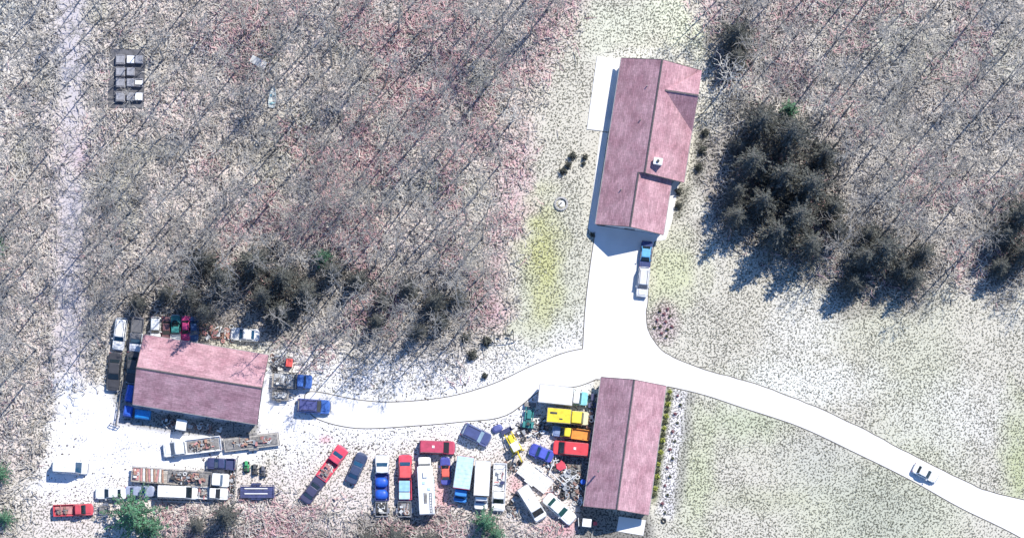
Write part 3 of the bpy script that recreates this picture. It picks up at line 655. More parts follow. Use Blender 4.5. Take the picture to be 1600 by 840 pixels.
sedan(383, 522, 176, 'white car with a dark curved windshield behind the shed, right of the rusty heap', WHITE, 4.3, 2.0, glass=GLASSB)
# -- white van, red pickup and the row at the bottom left
van(109, 729, -3, 'white van with a blue windshield alone on the white gravel at far left', WHITE, 5.3, 2.0, glass=GLASSB)
sedan(173, 770, 180, 'white sedan with its nose to the left above the small trailer', WHITE, 4.7, 1.8)
t = pickup(114, 796, 2, 'red pickup with an old open bed at the lower left', (0.55, 0.06, 0.08), 6.2, 1.85); junk(t, 'dull red and grey scrap in the bed of the lower left red pickup', 12, [JUNKM[7], RUST, STEEL], 0.4, 5)
trailer(163, 796, 178, 'small wire sided trailer behind the red pickup', 1.5, 1.4, CHROME, STEEL, True, 1.6)
t = flatbed(281, 745, -4, 'long flatbed truck with a white cab, its deck covered with scrap', WHITE, 15.2, 2.3, 2.6, 0.9, GLASSB)
b_ = BED[t.name]
junk(t, 'striped red and white boards across the rear of the long flatbed truck', 10, [JUNKM[7], JUNKM[4], BROWNW], 0.3, 3, b_[0], b_[0]+1.2)
rd = random.Random(5); q = t.location; ca_, sa_ = math.cos(t.rotation_euler.z), math.sin(t.rotation_euler.z)
for i in range(9):
    x = b_[0]+1.4+i*0.42; o = MB().box((0, 0, 0.06+0.02*(i % 3)), (0.26, 2.0, 0.12)).build('plank', [JUNKM[7], JUNKM[4], BROWNW][i % 3], None)
    o.location = (q.x+ca_*x, q.y+sa_*x, 1.05); o.rotation_euler.z = t.rotation_euler.z+rd.uniform(-0.12, 0.12)
    tag(o, '%s board lying crosswise on the deck of the long flatbed truck' % ['faded red', 'dull white', 'brown'][i % 3], 'plank', 'boards on the long flatbed')
junk(t, 'rusty mixed scrap on the front half of the long flatbed truck deck', 60, None, 0.7, 8, b_[0]+5.4, b_[1])
van(277, 768, -2, 'long white van with curved windshield between the pine and the junk filled pickup', WHITE, 6.2, 2.1, 2.2, vents=2)
t = pickup(330, 770, -3, 'white pickup nose to tail with the long white van, scrap in its bed', WHITE, 5.0, 1.9); junk(t, 'grey scrap in the bed of the white pickup below the flatbed cab', 14, None, 0.4, 15)
sedan(218, 767, 2, 'pale blue grey car half under the green pine', (0.30, 0.34, 0.46), 4.4, 1.8, glass=GLASSB)
pickup(345, 724, 178, 'dark blue pickup between the rollback ramp and the long flatbed', NAVY, 4.3, 1.8, glass=GLASSB)
t = pickup(300, 697, 187, 'white pickup with blunt nose hitched to the long pale trailer south of the shed', WHITE, 9.0, 2.35, glass=GLASSB, crew=0.5); junk(t, 'mixed scrap filling the bed of the white pickup that tows the long trailer', 34, None, 0.5, 22)
t = trailer(393, 690, 187, 'long grey plank trailer reaching right from the white pickup, south of the shed', 8.6, 2.0, STEEL, mat('grey_plank', (0.36, 0.34, 0.31), 0.85, 0, 0.25, 2), False, 1.0, 2); junk(t, 'scattered scrap along the deck of the long plank trailer', 36, None, 0.35, 23)
e = trailer(402, 767, 0, 'navy boat trailer with two pale runners beside the three mowers', 5.2, 1.9, paint(NAVY), mat('navy_board', (0.05, 0.06, 0.16), 0.7, 0, 0.3), True, 1.2, 2)
for y in (-0.35, 0.45):
    MB().box((-0.2, y, 0.72), (3.6, 0.16, 0.12)).build('runner', TRIM, e)
# -- east side of the west shed
t = flatbed(456, 594, -4, 'blue cab truck with slatted bed full of grey scrap at the shed east end', BLUE, 6.2, 2.4, 2.3, 0.9); junk(t, 'grey scrap heaped in the blue cab truck', 50, [JUNKM[5], JUNKM[4], STEEL, WOOD], 0.6, 31)
t = trailer(438, 617, -4, 'small junk trailer below the blue cab truck', 2.5, 1.5, STEEL, WOOD); junk(t, 'grey scrap on the small trailer below the blue cab truck', 18, [JUNKM[5], STEEL, JUNKM[4]], 0.35, 33)
suv(490, 634, -4, 'blue estate with a dark roof on the white lane near the shed', (0.03, 0.12, 0.42), 5.0, 2.2, roof=(0.06, 0.07, 0.22))
# -- the loose row in the middle
t = pickup(519, 723, 54, 'red pickup standing at a slant, scrap in its bed', (0.66, 0.05, 0.10), 6.0, 2.1, glass=GLASSB); junk(t, 'pink and grey scrap in the bed of the slanting red pickup', 18, [JUNKM[7], JUNKM[4], STEEL], 0.45, 41)
sedan(489, 764, 54, 'dark navy car close behind the slanting red pickup', (0.04, 0.04, 0.10), 4.6, 2.0)
sedan(557, 731, 66, 'dark blue car with light blue glass right of the slanting red pickup', (0.03, 0.05, 0.12), 4.9, 1.9, glass=GLASSB)
t = pickup(597, 746, 90, 'white pickup with two round blue tarpaulined bundles in its long bed', WHITE, 7.0, 2.2, glass=GLASSB, bedc=(0.04, 0.05, 0.22))
for k, yy in enumerate((753, 772)):
    p = at(596, yy, 1.2); o = MB(); o.rings([rrect(-1.0, 1.0, 1.5, 0.6, 0.6, 0.0, 5), rrect(-1.0, 1.0, 1.55, 0.65, 0.65, 0.45, 5), rrect(-0.75, 0.75, 1.15, 0.5, 0.5, 0.72, 5), rrect(-0.35, 0.4, 0.5, 0.2, 0.2, 0.8, 5)])
    o = o.build('tarpaulin_bundle', TARPB, None, True); o.location = (p.x, p.y, 0.72)
    tag(o, ['blue tarpaulin bundle in the pickup bed, next to the cab', 'blue tarpaulin bundle in the pickup bed, next to the tailgate'][k], 'tarpaulin', 'blue bundles in the white pickup')
t = trailer(596, 795, 90, 'white framed cage trailer behind the white pickup with blue bundles', 2.2, 1.8, CHROME, DARKF, True, 0.5, 1, 0.6, deckh=0.8); junk(t, 'dark and white scrap in the cage trailer behind the white pickup', 14, [DARKF, JUNKM[4]], 0.5, 51)
t = pickup(633, 745, 90, 'red pickup with a long red cab and light blue crates in its bed', (0.68, 0.06, 0.10), 7.0, 2.1, crew=0.9, glass=GLASSB, roof=(0.72, 0.09, 0.09))
for k, (yy, hh) in enumerate(((759, 1.6), (774, 1.0))):
    p = at(632, yy, 1.2); o = MB(); o.box((0, 0, 0.35), (1.6, hh, 0.7)); o.box((0, 0, 0.74), (1.7, hh+0.08, 0.08)); o = o.build('storage_crate', paint((0.30, 0.55, 0.75) if k == 0 else (0.50, 0.70, 0.78)), None, bevel=0.04)
    o.location = (p.x, p.y, 0.72); tag(o, ['larger light blue crate behind the cab of the red pickup', 'narrow pale blue crate at the tail of the red pickup bed'][k], 'crate', 'crates in the red pickup')
t = trailer(632, 795, 90, 'scrap filled cage trailer behind the red pickup with blue crates', 2.3, 2.0, CHROME, DARKF, True, 0.5, 1, 0.6, deckh=0.8); junk(t, 'tangled pale scrap in the cage trailer behind the red pickup', 20, [JUNKM[5], JUNKM[4], RUST], 0.6, 53)
# motorhome
e = root('motorhome', 665, 758, 93, 'long white motorhome with a dark curved windshield below the dark red van', 'motorhome', GV, 2.0)
b = MB(); b.rings([rrect(-4.5, 3.2, 2.3, 0.2, 0.12, 0.45, 3), rrect(-4.5, 3.2, 2.4, 0.25, 0.15, 0.6, 3), rrect(-4.5, 3.0, 2.4, 0.3, 0.15, 2.7, 3), rrect(-4.4, 2.85, 2.25, 0.3, 0.15, 2.8, 3)]); b.build('body', paint(WHITE), e)
lower(e, 9.0, 2.0, 1.15, paint(WHITE), 0.35, 0.1, 0.08, 2.9, 4.5, name='hood')
MB().pane([(3.45, -1.0, 1.15), (3.45, 1.0, 1.15), (2.98, 0.95, 2.3), (2.98, -0.95, 2.3)], (0.05, 0.05), 0.05, 0.05).build('windshield', GLASS, e)
MB().box((1.6, 0, 2.93), (0.9, 0.7, 0.26), taper=0.85).build('air_conditioner', TRIM, e)
for (x, y) in ((0.4, 0.3), (-0.6, -0.5)): MB().box((x, y, 2.86), (0.45, 0.45, 0.12), taper=0.85).build('roof_vent', paint(LBL), e)
MB().box((-2.0, 0.1, 2.84), (1.6, 0.5, 0.08)).build('roof_hatch', STEEL, e)
la = MB()
for y in (-0.15, 0.15): la.tube((-4.3, y-0.7, 2.9), (-1.2, y-0.7, 2.9), 0.03)
for i in range(8): la.tube((-4.2+i*0.42, -0.85, 2.9), (-4.2+i*0.42, -0.55, 2.9), 0.025)
la.build('roof_ladder', DARKF, e)
MB().tube((-3.2, -1.27, 2.55), (1.4, -1.27, 2.55), 0.09, None, 8).build('awning', paint(LBL), e)
for s_ in (-1, 1):
    for x in (-3.2, -1.2, 0.8): MB().box((x, s_*1.205, 1.75), (1.0, 0.02, 0.6)).build('side_window', GLASSB, e)
    for x in (-3.0, 3.5): wheel(e, x, s_*0.95, 0.42, 0.28)
lights(e, 9.0, 2.0, 0.8)
van(683, 698, -2, 'dark red van parked crosswise above the motorhome', (0.48, 0.05, 0.10), 5.4, 2.1, 1.95, hood=1.0)
sedan(696, 735, 92, 'small blue car with an orange red roof right of the motorhome', (0.06, 0.07, 0.34), 4.2, 1.6, roof=(0.75, 0.12, 0.08))
boxtruck(723, 748, -98, 'light blue box truck with a bright blue cab at its lower end', LBL, (0.03, 0.22, 0.60), 7.0, 2.6, trim=MAG, hood=0.5)
boxtruck(753, 757, -93, 'white box truck with a dark blue windshield right of the light blue one', WHITE, WHITE, 7.4, 2.4, hood=0.9, glass=mat('navy_glass', (0.02, 0.03, 0.12), 0.08))
t = pickup(780, 760, -93, 'white work pickup with a ladder rack right of the white box truck', WHITE, 7.4, 2.1, rack=True, crew=0.2); junk(t, 'white and navy boxes in the bed of the ladder rack pickup', 14, [JUNKM[4], JUNKM[4], paint(NAVY), JUNKM[7]], 0.6, 61)
suv(744, 679, -26, 'blue estate with pale glass turned at an angle by the lane edge', (0.05, 0.07, 0.20), 4.4, 2.3, glass=mat('pale_glass', (0.30, 0.42, 0.50), 0.1), group=GV)
# -- jumble west of the east shed
boxtruck(880, 618, -6, 'white box truck with a cyan hood right beside the lane', WHITE, WHITE, 7.6, 2.8, cab=2.2, hood=0.9, hoodc=(0.25, 0.62, 0.70))
ybt = boxtruck(887, 650, -5, 'yellow box truck with a yellow cab just below the white one by the shed', YEL, (0.80, 0.66, 0.05), 6.4, 2.2, 2.6, cab=2.6, hood=0.7, hoodc=(0.70, 0.66, 0.40), ribs=False)
for (x, y, a_, b_) in ((-2.2, 0.35, 1.1, 0.3), (-1.0, -0.5, 0.5, 0.2)): MB().box((x, y, 2.63), (a_, b_, 0.07)).build('roof_vent', DARKF, ybt)
pickup(893, 676, 172, 'orange pickup with a blue hood between the yellow truck and the red van', ORG, 5.8, 1.7, hood=(0.20, 0.26, 0.42), roof=YEL, bedc=ORG)
van(892, 700, 175, 'bright red van against the shed wall', (0.68, 0.045, 0.055), 5.5, 2.2, 1.95, hood=1.0)
sedan(846, 707, 158, 'round blue car left of the bright red van', (0.05, 0.07, 0.40), 3.7, 2.0, roof=(0.07, 0.10, 0.50), glass=GLASSB)
van(831, 785, -58, 'white van slanting to the lower right, bottom of the yard', WHITE, 5.7, 2.15, hood=0.8)
sedan(874, 794, -42, 'white sedan with greenish glass slanting beside the white van', WHITE, 5.6, 2.05, glass=mat('green_glass', (0.02, 0.07, 0.06), 0.08))
t = trailer(836, 744, -38, 'broad white flatbed trailer in the middle of the jumble', 5.3, 2.4, paint(WHITE), paint((0.78, 0.77, 0.75)), False, 0.9, 2)
# -- by the house and on the lane
sedan(1009, 399, -96, 'dark blue car with a light blue roof in the shade of the garage', (0.03, 0.05, 0.16), 4.4, 1.8, roof=(0.12, 0.40, 0.66))
suv(1005, 440, -96, 'silver white estate with blue windshield parked on the driveway below the dark car', (0.66, 0.66, 0.66), 4.6, 1.85, glass=GLASSB)
sedan(1446, 738, -27, 'small white car driving on the lane at the right', WHITE, 3.9, 1.7)

# ------------------------------------------------------------------ machines
def mower(px, py, head, label, c):
    e = root('riding_mower', px, py, head, label, 'mower', 'riding mowers', 0.5); m = paint(c)
    MB().rings([rrect(0.0, 0.85, 0.48, 0.14, 0.05, 0.35, 3), rrect(0.0, 0.85, 0.5, 0.16, 0.05, 0.7, 3), rrect(0.05, 0.75, 0.4, 0.14, 0.05, 0.78, 3)]).build('hood', m, e)
    MB().box((-0.35, 0, 0.42), (0.8, 0.62, 0.22)).build('body', m, e); MB().rings([rrect(-0.3, 0.3, 0.95, 0.3, 0.3, 0.14, 4), rrect(-0.28, 0.28, 0.9, 0.3, 0.3, 0.26, 4)]).build('cutting_deck', m, e)
    s_ = MB().box((-0.45, 0, 0.62), (0.42, 0.42, 0.12)); s_.box((-0.66, 0, 0.8), (0.1, 0.42, 0.34)); s_.build('seat', SEAT, e, bevel=0.04)
    MB().torus((-0.02, 0, 0.88), 0.16, 0.022).tube((0.05, 0, 0.7), (-0.02, 0, 0.88), 0.02).build('steering_wheel', DARKF, e)
    for x, r in ((-0.6, 0.24), (0.62, 0.17)):
        for y in (-1, 1): wheel(e, x, y*0.38, r, 0.2)
    return e
mower(385, 728, 92, 'green riding mower, the left one of three', (0.05, 0.35, 0.12))
mower(398, 733, 92, 'dark riding mower in the middle of three', (0.08, 0.08, 0.08))
mower(411, 736, 92, 'dark grey riding mower, the right one of three', (0.13, 0.13, 0.15))
def tractor(px, py, head, label, c, canopy=None, loader=False, boom=False, k=1.0, name='tractor', cat='tractor'):
    e = root(name, px, py, head, label, cat, 'yard machines', 1.0); m = paint(c)
    b = MB().rings([rrect(0.2*k, 1.7*k, 0.75*k, 0.15, 0.05, 0.6*k, 3), rrect(0.2*k, 1.7*k, 0.8*k, 0.18, 0.05, 1.15*k, 3), rrect(0.3*k, 1.6*k, 0.6*k, 0.14, 0.05, 1.25*k, 3)]); b.build('hood', m, e)
    MB().box((-0.5*k, 0, 0.75*k), (1.5*k, 0.8*k, 0.35*k)).build('body', m, e)
    s_ = MB().box((-0.55*k, 0, 1.02*k), (0.45*k, 0.48*k, 0.14*k)); s_.box((-0.8*k, 0, 1.25*k), (0.1*k, 0.48*k, 0.4*k)); s_.build('seat', SEAT, e)
    MB().torus((0.0, 0, 1.35*k), 0.2*k, 0.025).tube((0.15*k, 0, 1.1*k), (0, 0, 1.35*k), 0.02).build('steering_wheel', DARKF, e)
    for y in (-1, 1):
        wheel(e, -0.75*k, y*0.68*k, 0.62*k, 0.36*k); wheel(e, 1.3*k, y*0.58*k, 0.38*k, 0.24*k)
        MB().box((-0.75*k, y*0.68*k, 1.32*k), (1.0*k, 0.42*k, 0.07)).build('fender', m, e)
    if canopy:
        p_ = MB()
        for x in (-1.0*k, 0.1*k):
            for y in (-1, 1): p_.tube((x, y*0.48*k, 1.2*k), (x, y*0.48*k, 2.1*k), 0.04)
        p_.build('canopy_post', DARKF, e); MB().box((-0.45*k, 0, 2.14*k), (1.5*k, 1.3*k, 0.1), taper=0.92).build('canopy', paint(canopy), e, bevel=0.03)
    if loader:
        a_ = MB()
        for y in (-1, 1): a_.tube((0.0, y*0.62*k, 1.3*k), (1.9*k, y*0.62*k, 0.95*k), 0.09*k); a_.tube((1.9*k, y*0.62*k, 0.95*k), (2.3*k, y*0.6*k, 0.4*k), 0.09*k)
        a_.build('loader_arm', m, e)
        q = [(2.2, -0.95), (2.35, -0.95), (2.35, 0.95), (2.2, 0.95)]
        u = MB(); u.box((2.3*k, 0, 0.5*k), (0.12*k, 1.9*k, 0.6*k)); u.box((2.65*k, 0, 0.22*k), (0.75*k, 1.9*k, 0.08*k))
        for y in (-1, 1): u.box((2.6*k, y*0.93*k, 0.42*k), (0.65*k, 0.06*k, 0.42*k))
        u.build('bucket', STEEL if not boom else paint(NAVY), e)
    if boom:
        a_ = MB(); a_.tube((-1.3*k, 0, 0.9*k), (-2.0*k, 0.15, 2.3*k), 0.15*k); a_.tube((-2.0*k, 0.15, 2.3*k), (-3.1*k, 0.2, 1.6*k), 0.12*k); a_.tube((-3.1*k, 0.2, 1.6*k), (-3.0*k, 0.2, 0.5*k), 0.1*k); a_.build('boom', m, e)
        MB().box((-2.9*k, 0.2, 0.35*k), (0.5*k, 0.6*k, 0.5*k), 0, 0.3, 0, 0.7).build('digging_bucket', STEEL, e)
        for y in (-1, 1): MB().tube((-1.3*k, y*0.4*k, 0.8*k), (-1.5*k, y*1.2*k, 0.1), 0.08*k).build('stabiliser', m, e)
    return e
tractor(803, 694, 118, 'yellow backhoe loader with a white canopy by the lane edge', YEL, (0.80, 0.80, 0.78), True, True, 0.95, 'backhoe_loader', 'backhoe')
tractor(826, 656, 84, 'old teal and black tractor left of the yellow truck', TEAL, None, True, False, 0.95)
tractor(926, 627, 90, 'dark tractor between the white box truck and the shed corner', (0.07, 0.07, 0.14), None, False, False, 0.75)

# ------------------------------------------------------------------ yard objects
def single(name, mb, m, px, py, label, cat, group=None, rz=0.0, zref=0.4, bevel=0.0, kind=None, z=0.0):
    o = mb.build(name, m, None, bevel=bevel); p = at(px, py, zref); o.location = (p.x, p.y, z); o.rotation_euler.z = rz
    return tag(o, label, cat, group, kind)
# blue covered heaps at the west shed corner
def cover(px, py, lx, ly, h, rz, label, m):
    b = MB(); rd = random.Random(int(px)); R_ = []
    for z, i in ((0, -0.04), (h*0.7, 0.0), (h*0.92, 0.1), (h, 0.3)):
        r = rrect(-lx/2+i, lx/2-i, ly-2*i, 0.12, 0.12, z, 3); R_.append([(p[0]+rd.uniform(-.03, .03), p[1]+rd.uniform(-.03, .03), p[2]+rd.uniform(-.03, .03) if z else 0) for p in r])
    b.rings(R_); return single('covered_pile', b, m, px, py, label, 'tarpaulin', 'blue covered heaps by the west shed', rz, h)
cover(202, 613, 2.6, 1.1, 1.9, R(78), 'long blue covered heap beside the west wall of the shed', TARPB)
cover(199, 641, 1.6, 1.3, 1.9, R(80), 'square blue covered heap at the end of the dark fence', TARPB)
cover(222, 646, 2.4, 1.4, 1.7, R(-6), 'bright blue covered heap under the lower left shed corner', TARPB2)
cover(300, 521, 0.1+1.2, 1.0, 0.9, 0.1, 'small grey covered heap behind the blue car', JUNKM[5])
# rusty heap behind the shed
e = empty('scrap_heap', at(341, 519, 0.3), -0.16, 'rusty and pinkish heap of scrap behind the west shed, left of the white car', 'scrap heap', None, 'stuff'); e.location.z = 0
BED[e.name] = (-3.2, 3.2, 2.4, 0.0); x = junk(e, 'loose', 1)
for ch in list(x.children): bpy.data.objects.remove(ch)
bpy.data.objects.remove(x)
def heap(e, lx, ly, n, ms, seed, zmax=0.7, size=1.0):
    rd = random.Random(seed); bs = [MB() for _ in ms]
    for i in range(n):
        k = rd.randrange(len(ms)); x = rd.gauss(0, lx/4); y = rd.gauss(0, ly/4)
        x = max(-lx/2, min(lx/2, x)); y = max(-ly/2, min(ly/2, y)); z = 0.1+rd.random()*zmax*max(0.15, 1-abs(x)/(lx/2)*0.6-abs(y)/(ly/2)*0.5)
        t_ = rd.random()
        if t_ < 0.5: bs[k].box((x, y, z), (rd.uniform(0.5, 1.7)*size, rd.uniform(0.07, 0.2), rd.uniform(0.05, 0.1)), rd.uniform(0, 3.14), rd.uniform(-.3, .3))
        elif t_ < 0.8: bs[k].box((x, y, z), (rd.uniform(0.3, 0.8)*size, rd.uniform(0.25, 0.6)*size, rd.uniform(0.05, 0.4)), rd.uniform(0, 3.14), rd.uniform(-.2, .2), rd.uniform(-.2, .2))
        else: bs[k].torus((x, y, z), rd.uniform(0.22, 0.3), 0.09)
    for b, m in zip(bs, ms):
        if b.f: b.build('scrap_pieces', m, e)
heap(e, 6.4, 2.4, 90, [RUST, JUNKM[7], JUNKM[4], BROWNW, STEEL], 3)
for (px, py, lx, ly, n, sd_, lab) in [(889, 757, 3.6, 4.4, 110, 4, 'dark tangle of scrap metal between the white trailer and the east shed'), (885, 735, 4.2, 1.6, 34, 9, 'scrap with pale struts just below the bright red van'), (262, 659, 3.4, 1.4, 30, 5, 'pale scrap along the south wall of the west shed'),
        (320, 668, 5.0, 1.0, 26, 6, 'low line of scrap in the shade of the west shed wall'), (360, 752, 1.2, 5.0, 40, 7, 'narrow strip of pale scrap between the pickup noses and the boat trailer'), (235, 647, 3.0, 1.6, 0, 8, ''),
        (801, 790, 2.0, 3.6, 22, 12, 'scattered bits of scrap between the ladder rack pickup and the white van'), (845, 668, 3.0, 2.4, 36, 13, 'scrap below the teal tractor'), (862, 722, 2.4, 2.0, 40, 15, 'dark scrap between the blue car and the loose red hood'), (818, 676, 2.2, 2.6, 34, 16, 'scrap between the yellow backhoe and the teal tractor'), (905, 780, 1.8, 3.0, 34, 17, 'dark scrap along the lower wall of the east shed'), (922, 650, 1.2, 4.0, 30, 18, 'scrap in the gap between the yellow truck and the shed'), (800, 728, 2.2, 1.8, 26, 19, 'scrap behind the tail of the yellow backhoe'), (433, 566, 2.0, 3.0, 24, 14, 'scrap leaning at the east gable of the west shed')]:
    if n == 0: continue
    e = empty('scrap_heap', (0, 0, 0), -0.1, lab, 'scrap heap', 'scrap heaps', 'stuff'); p = at(px, py, 0.3); e.location = (p.x, p.y, 0); heap(e, lx, ly, n, [STEEL, JUNKM[5], JUNKM[4], RUST, DARKF], sd_)
single('storage_cabinet', MB().box((0, 0, 0.9), (1.55, 1.55, 1.8)).box((0, 0, 1.83), (1.62, 1.62, 0.06)), paint(WHITE), 283, 663, 'white square cabinet standing at the south wall of the west shed', 'cabinet', None, -0.16, 1.8, 0.02)
single('red_crate', MB().box((0, 0, 0.5), (0.95, 1.2, 1.0)).box((0, 0, 1.03), (1.0, 1.25, 0.06)), paint((0.80, 0.10, 0.08)), 452, 566, 'bright red box above the blue cab truck', 'crate', None, -0.1, 1.0, 0.02)
single('storage_cabinet', MB().box((0, 0, 0.9), (1.35, 1.2, 1.8)).box((0, 0, 1.83), (1.4, 1.25, 0.06)), paint(WHITE), 917, 816, 'white cabinet in the shade below the east shed', 'cabinet', None, -0.1, 1.8, 0.08)
single('fuel_can', MB().box((0, 0, 0.35), (0.6, 0.55, 0.7)).cyl((0.15, 0, 0.7), 0.08, 0.12), paint((0.5, 0.06, 0.08)), 930, 817, 'small dark red can right of the white cabinet', 'can', None, 0.2, 0.6, 0.04)
single('plank', MB().box((0, 0, 0.5), (0.12, 1.3, 1.0)), JUNKM[4], 904, 815, 'white board standing left of the white cabinet', 'plank', None, 0.05)
single('drum', MB().cyl((0, 0, 0), 0.4, 1.1, 16).torus((0, 0, 0.4), 0.4, 0.02).torus((0, 0, 0.75), 0.4, 0.02), TARPB, 911, 752, 'blue drum against the west wall of the east shed', 'drum', None, 0, 1.0)
single('tarpaulin_bundle', MB().rings([rrect(-.9, .9, 1.1, .5, .5, 0, 4), rrect(-.85, .85, 1.1, .5, .5, .4, 4), rrect(-.5, .5, .6, .28, .28, .6, 4)]), paint((0.09, 0.11, 0.30)), 777, 669, 'rounded dark blue bundle left of the yellow backhoe', 'bundle', None, 0.4)
single('car_hood', MB().prism([(-.8, -.3), (-.3, -.75), (.1, -.65), (.75, -.5), (.6, .3), (.15, .85), (-.2, .5), (-.75, .45)], 0.62, 0.68), paint((0.65, 0.06, 0.09)), 877, 727, 'loose red car hood lying on the scrap below the bright red van', 'car part', None, 0.2)
# struts crossing the scrap
for (x0, y0, x1, y1, lab) in [(858, 735, 882, 757, 'long grey strut running to the lower right over the scrap'), (880, 757, 902, 740, 'long grey strut running to the upper right over the scrap'), (858, 738, 866, 720, 'white strut standing between the blue car and the scrap')]:
    a_, b_ = at(x0, y0, 0.8), at(x1, y1, 0.8); o = MB().tube((0, 0, 0.8), (b_.x-a_.x, b_.y-a_.y, 0.75), 0.09).tube((0, 0, 0), (0, 0, 0.8), 0.05).tube((b_.x-a_.x, b_.y-a_.y, 0), (b_.x-a_.x, b_.y-a_.y, 0.75), 0.05).build('steel_strut', JUNKM[4]); o.location = (a_.x, a_.y, 0); tag(o, lab, 'strut')
# tyres
tyre0 = None
for i, (px, py, lab) in enumerate([(868, 762, 'loose tyre at the upper left of the dark scrap tangle'), (893, 765, 'loose tyre right of centre of the dark scrap tangle'), (899, 752, 'loose tyre nearest the shed wall in the dark scrap tangle'), (878, 772, 'loose tyre at the bottom of the dark scrap tangle'), (851, 657, 'tyre lying between the teal tractor and the yellow truck'), (812, 722, 'tyre lying under the tail of the yellow backhoe'),
        (360, 790, 'tyre lying at the end of the narrow scrap strip'), (1037, 813, 'tyre lying flat at the foot of the hedge row'), (274, 505, 'tyre standing in the small teal pickup bed'), (430, 580, 'tyre at the east gable of the west shed')]):
    if i == 0: tyre0 = single('tyre', MB().torus((0, 0, 0.13), 0.3, 0.13, 'Z', 20, 8), RUBBER, px, py, lab, 'tyre', 'loose tyres'); o = tyre0
    else:
        o = tyre0.copy(); col.objects.link(o); p = at(px, py, 0.2); o.location = (p.x, p.y, 0); o['label'] = lab
    if i == 8: o.location.z = 0.9
    if i in (0, 1, 2, 3): o.location.z = 0.35
# pipe fence right of the pickups and the dark post and wire fence left of the shed
def fence(pts, label, n, h=1.2, r=0.05, m=STEEL, name='pipe_fence'):
    p0 = at(*pts[0], h); p1 = at(*pts[1], h); e = empty(name, (p0.x, p0.y, 0), 0, label, 'fence'); d = Vector((p1.x-p0.x, p1.y-p0.y, 0))
    for i in range(n+1):
        q = d*(i/n); MB().tube((q.x, q.y, 0), (q.x, q.y, h), r).build('post', m, e)
    b = MB()
    for z in (h*0.5, h-0.02): b.tube((0, 0, z), (d.x, d.y, z), r*0.9)
    b.build('rail', m, e)
fence([(371, 712), (365, 786)], 'pipe fence between the parked pickups and the three mowers', 4, 1.3, 0.06)
fence([(192, 590), (181, 664)], 'dark post and rail fence left of the blue covered heaps', 5, 1.1, 0.07, BARKD, 'rail_fence')
fence([(186, 665), (172, 660)], 'short fence end at the lower left corner of the junk yard', 1, 1.0, 0.07, BARKD, 'rail_fence')
single('white_pole', MB().tube((0, 0, 0.15), (8.2, -0.25, 0.15), 0.10, None, 8), TRIM, 246, 782, 'long white pole lying below the long white van', 'pole')
# crates in the woods, two columns of four, on a dark ground sheet
base = MB().box((0, 0, 0.06), (5.6, 9.2, 0.12)).build('ground_sheet', mat('dark_sheet', (0.11, 0.11, 0.12), 0.9, 0, 0.3), None); p = at(198, 123, 0); base.location = (p.x, p.y, 0); base.rotation_euler.z = -0.02; tag(base, 'dark sheet under the group of crates in the upper left woods', 'ground sheet')
pale = mat('weathered_crate', (0.42, 0.41, 0.43), 0.8, 0, 0.25, 2); lidw = mat('white_lid', (0.78, 0.78, 0.77), 0.6, 0, 0.1); lidg = mat('grey_lid', (0.28, 0.28, 0.30), 0.7, 0, 0.3, 2)
rows = ['topmost row', 'second row', 'third row', 'lowest row']
for r_, yy in enumerate((93, 112, 129, 151)):
    for c_, xx in enumerate((188, 204, 217)):
        if (r_, c_) in ((1, 2),): continue
        wd = 1.35 if c_ == 0 else 1.15; whiteness = (r_, c_) in ((0, 1), (2, 2), (3, 2))
        p = at(xx, yy, 0.8); e = empty('crate', (p.x, p.y, 0.12), -0.03, '%s crate, %s, %s column, of the crates in the woods' % ('white topped' if whiteness else 'grey', rows[r_], ['left', 'middle', 'right'][c_]), 'crate', 'crates in the woods')
        b = MB()
        for k in range(5):
            for y in (-1, 1): b.box((0, y*wd*0.5, 0.08+0.15*k), (wd, 0.05, 0.12)); b.box((y*wd*0.5, 0, 0.08+0.15*k), (0.05, wd, 0.12))
        b.build('slats', pale, e)
        hh = 0.8 if (r_, c_) == (2, 2) else 1.3
        t_ = MB(); t_.box((0, 0, 0.80), (wd*0.95, hh*0.85, 0.06))
        if r_ == 3: t_.box((0.05, 0.1, 0.86), (wd*0.5, 0.14, 0.06), 0.5)
        t_.build('lid', lidw if whiteness else lidg, e)
# white sheet and pale boat in the woods
single('metal_sheet', MB().box((0, 0, 0.5), (2.6, 1.1, 0.04), 0, 0.0, 0.25).box((0, -0.6, 0.2), (2.7, 0.06, 0.4)), JUNKM[4], 404, 97, 'tilted white metal sheet in the upper left woods', 'metal sheet', None, R(-28))
e = root('rowing_boat', 426, 152, 84, 'small white and cyan boat left in the upper left woods', 'boat', None, 0.4)
hb = MB(); R_ = []
for x, w_, z in ((-1.6, 0.9, 0.0), (-0.8, 1.15, 0), (0.2, 1.1, 0), (1.1, 0.75, 0.03), (1.9, 0.12, 0.12)):
    R_.append([(x, -w_/2, 0.55+z), (x, -w_/2*0.75, 0.12+z), (x, 0, 0.04+z), (x, w_/2*0.75, 0.12+z), (x, w_/2, 0.55+z), (x, w_/2*0.9, 0.55+z), (x, w_/2*0.66, 0.2+z), (x, 0, 0.14+z), (x, -w_/2*0.66, 0.2+z), (x, -w_/2*0.9, 0.55+z)])
hb.rings(R_); hb.build('hull', paint((0.72, 0.80, 0.80)), e)
for x in (-0.9, 0.3): MB().box((x, 0, 0.45), (0.25, 0.95, 0.05)).build('bench', paint((0.3, 0.6, 0.62)), e)
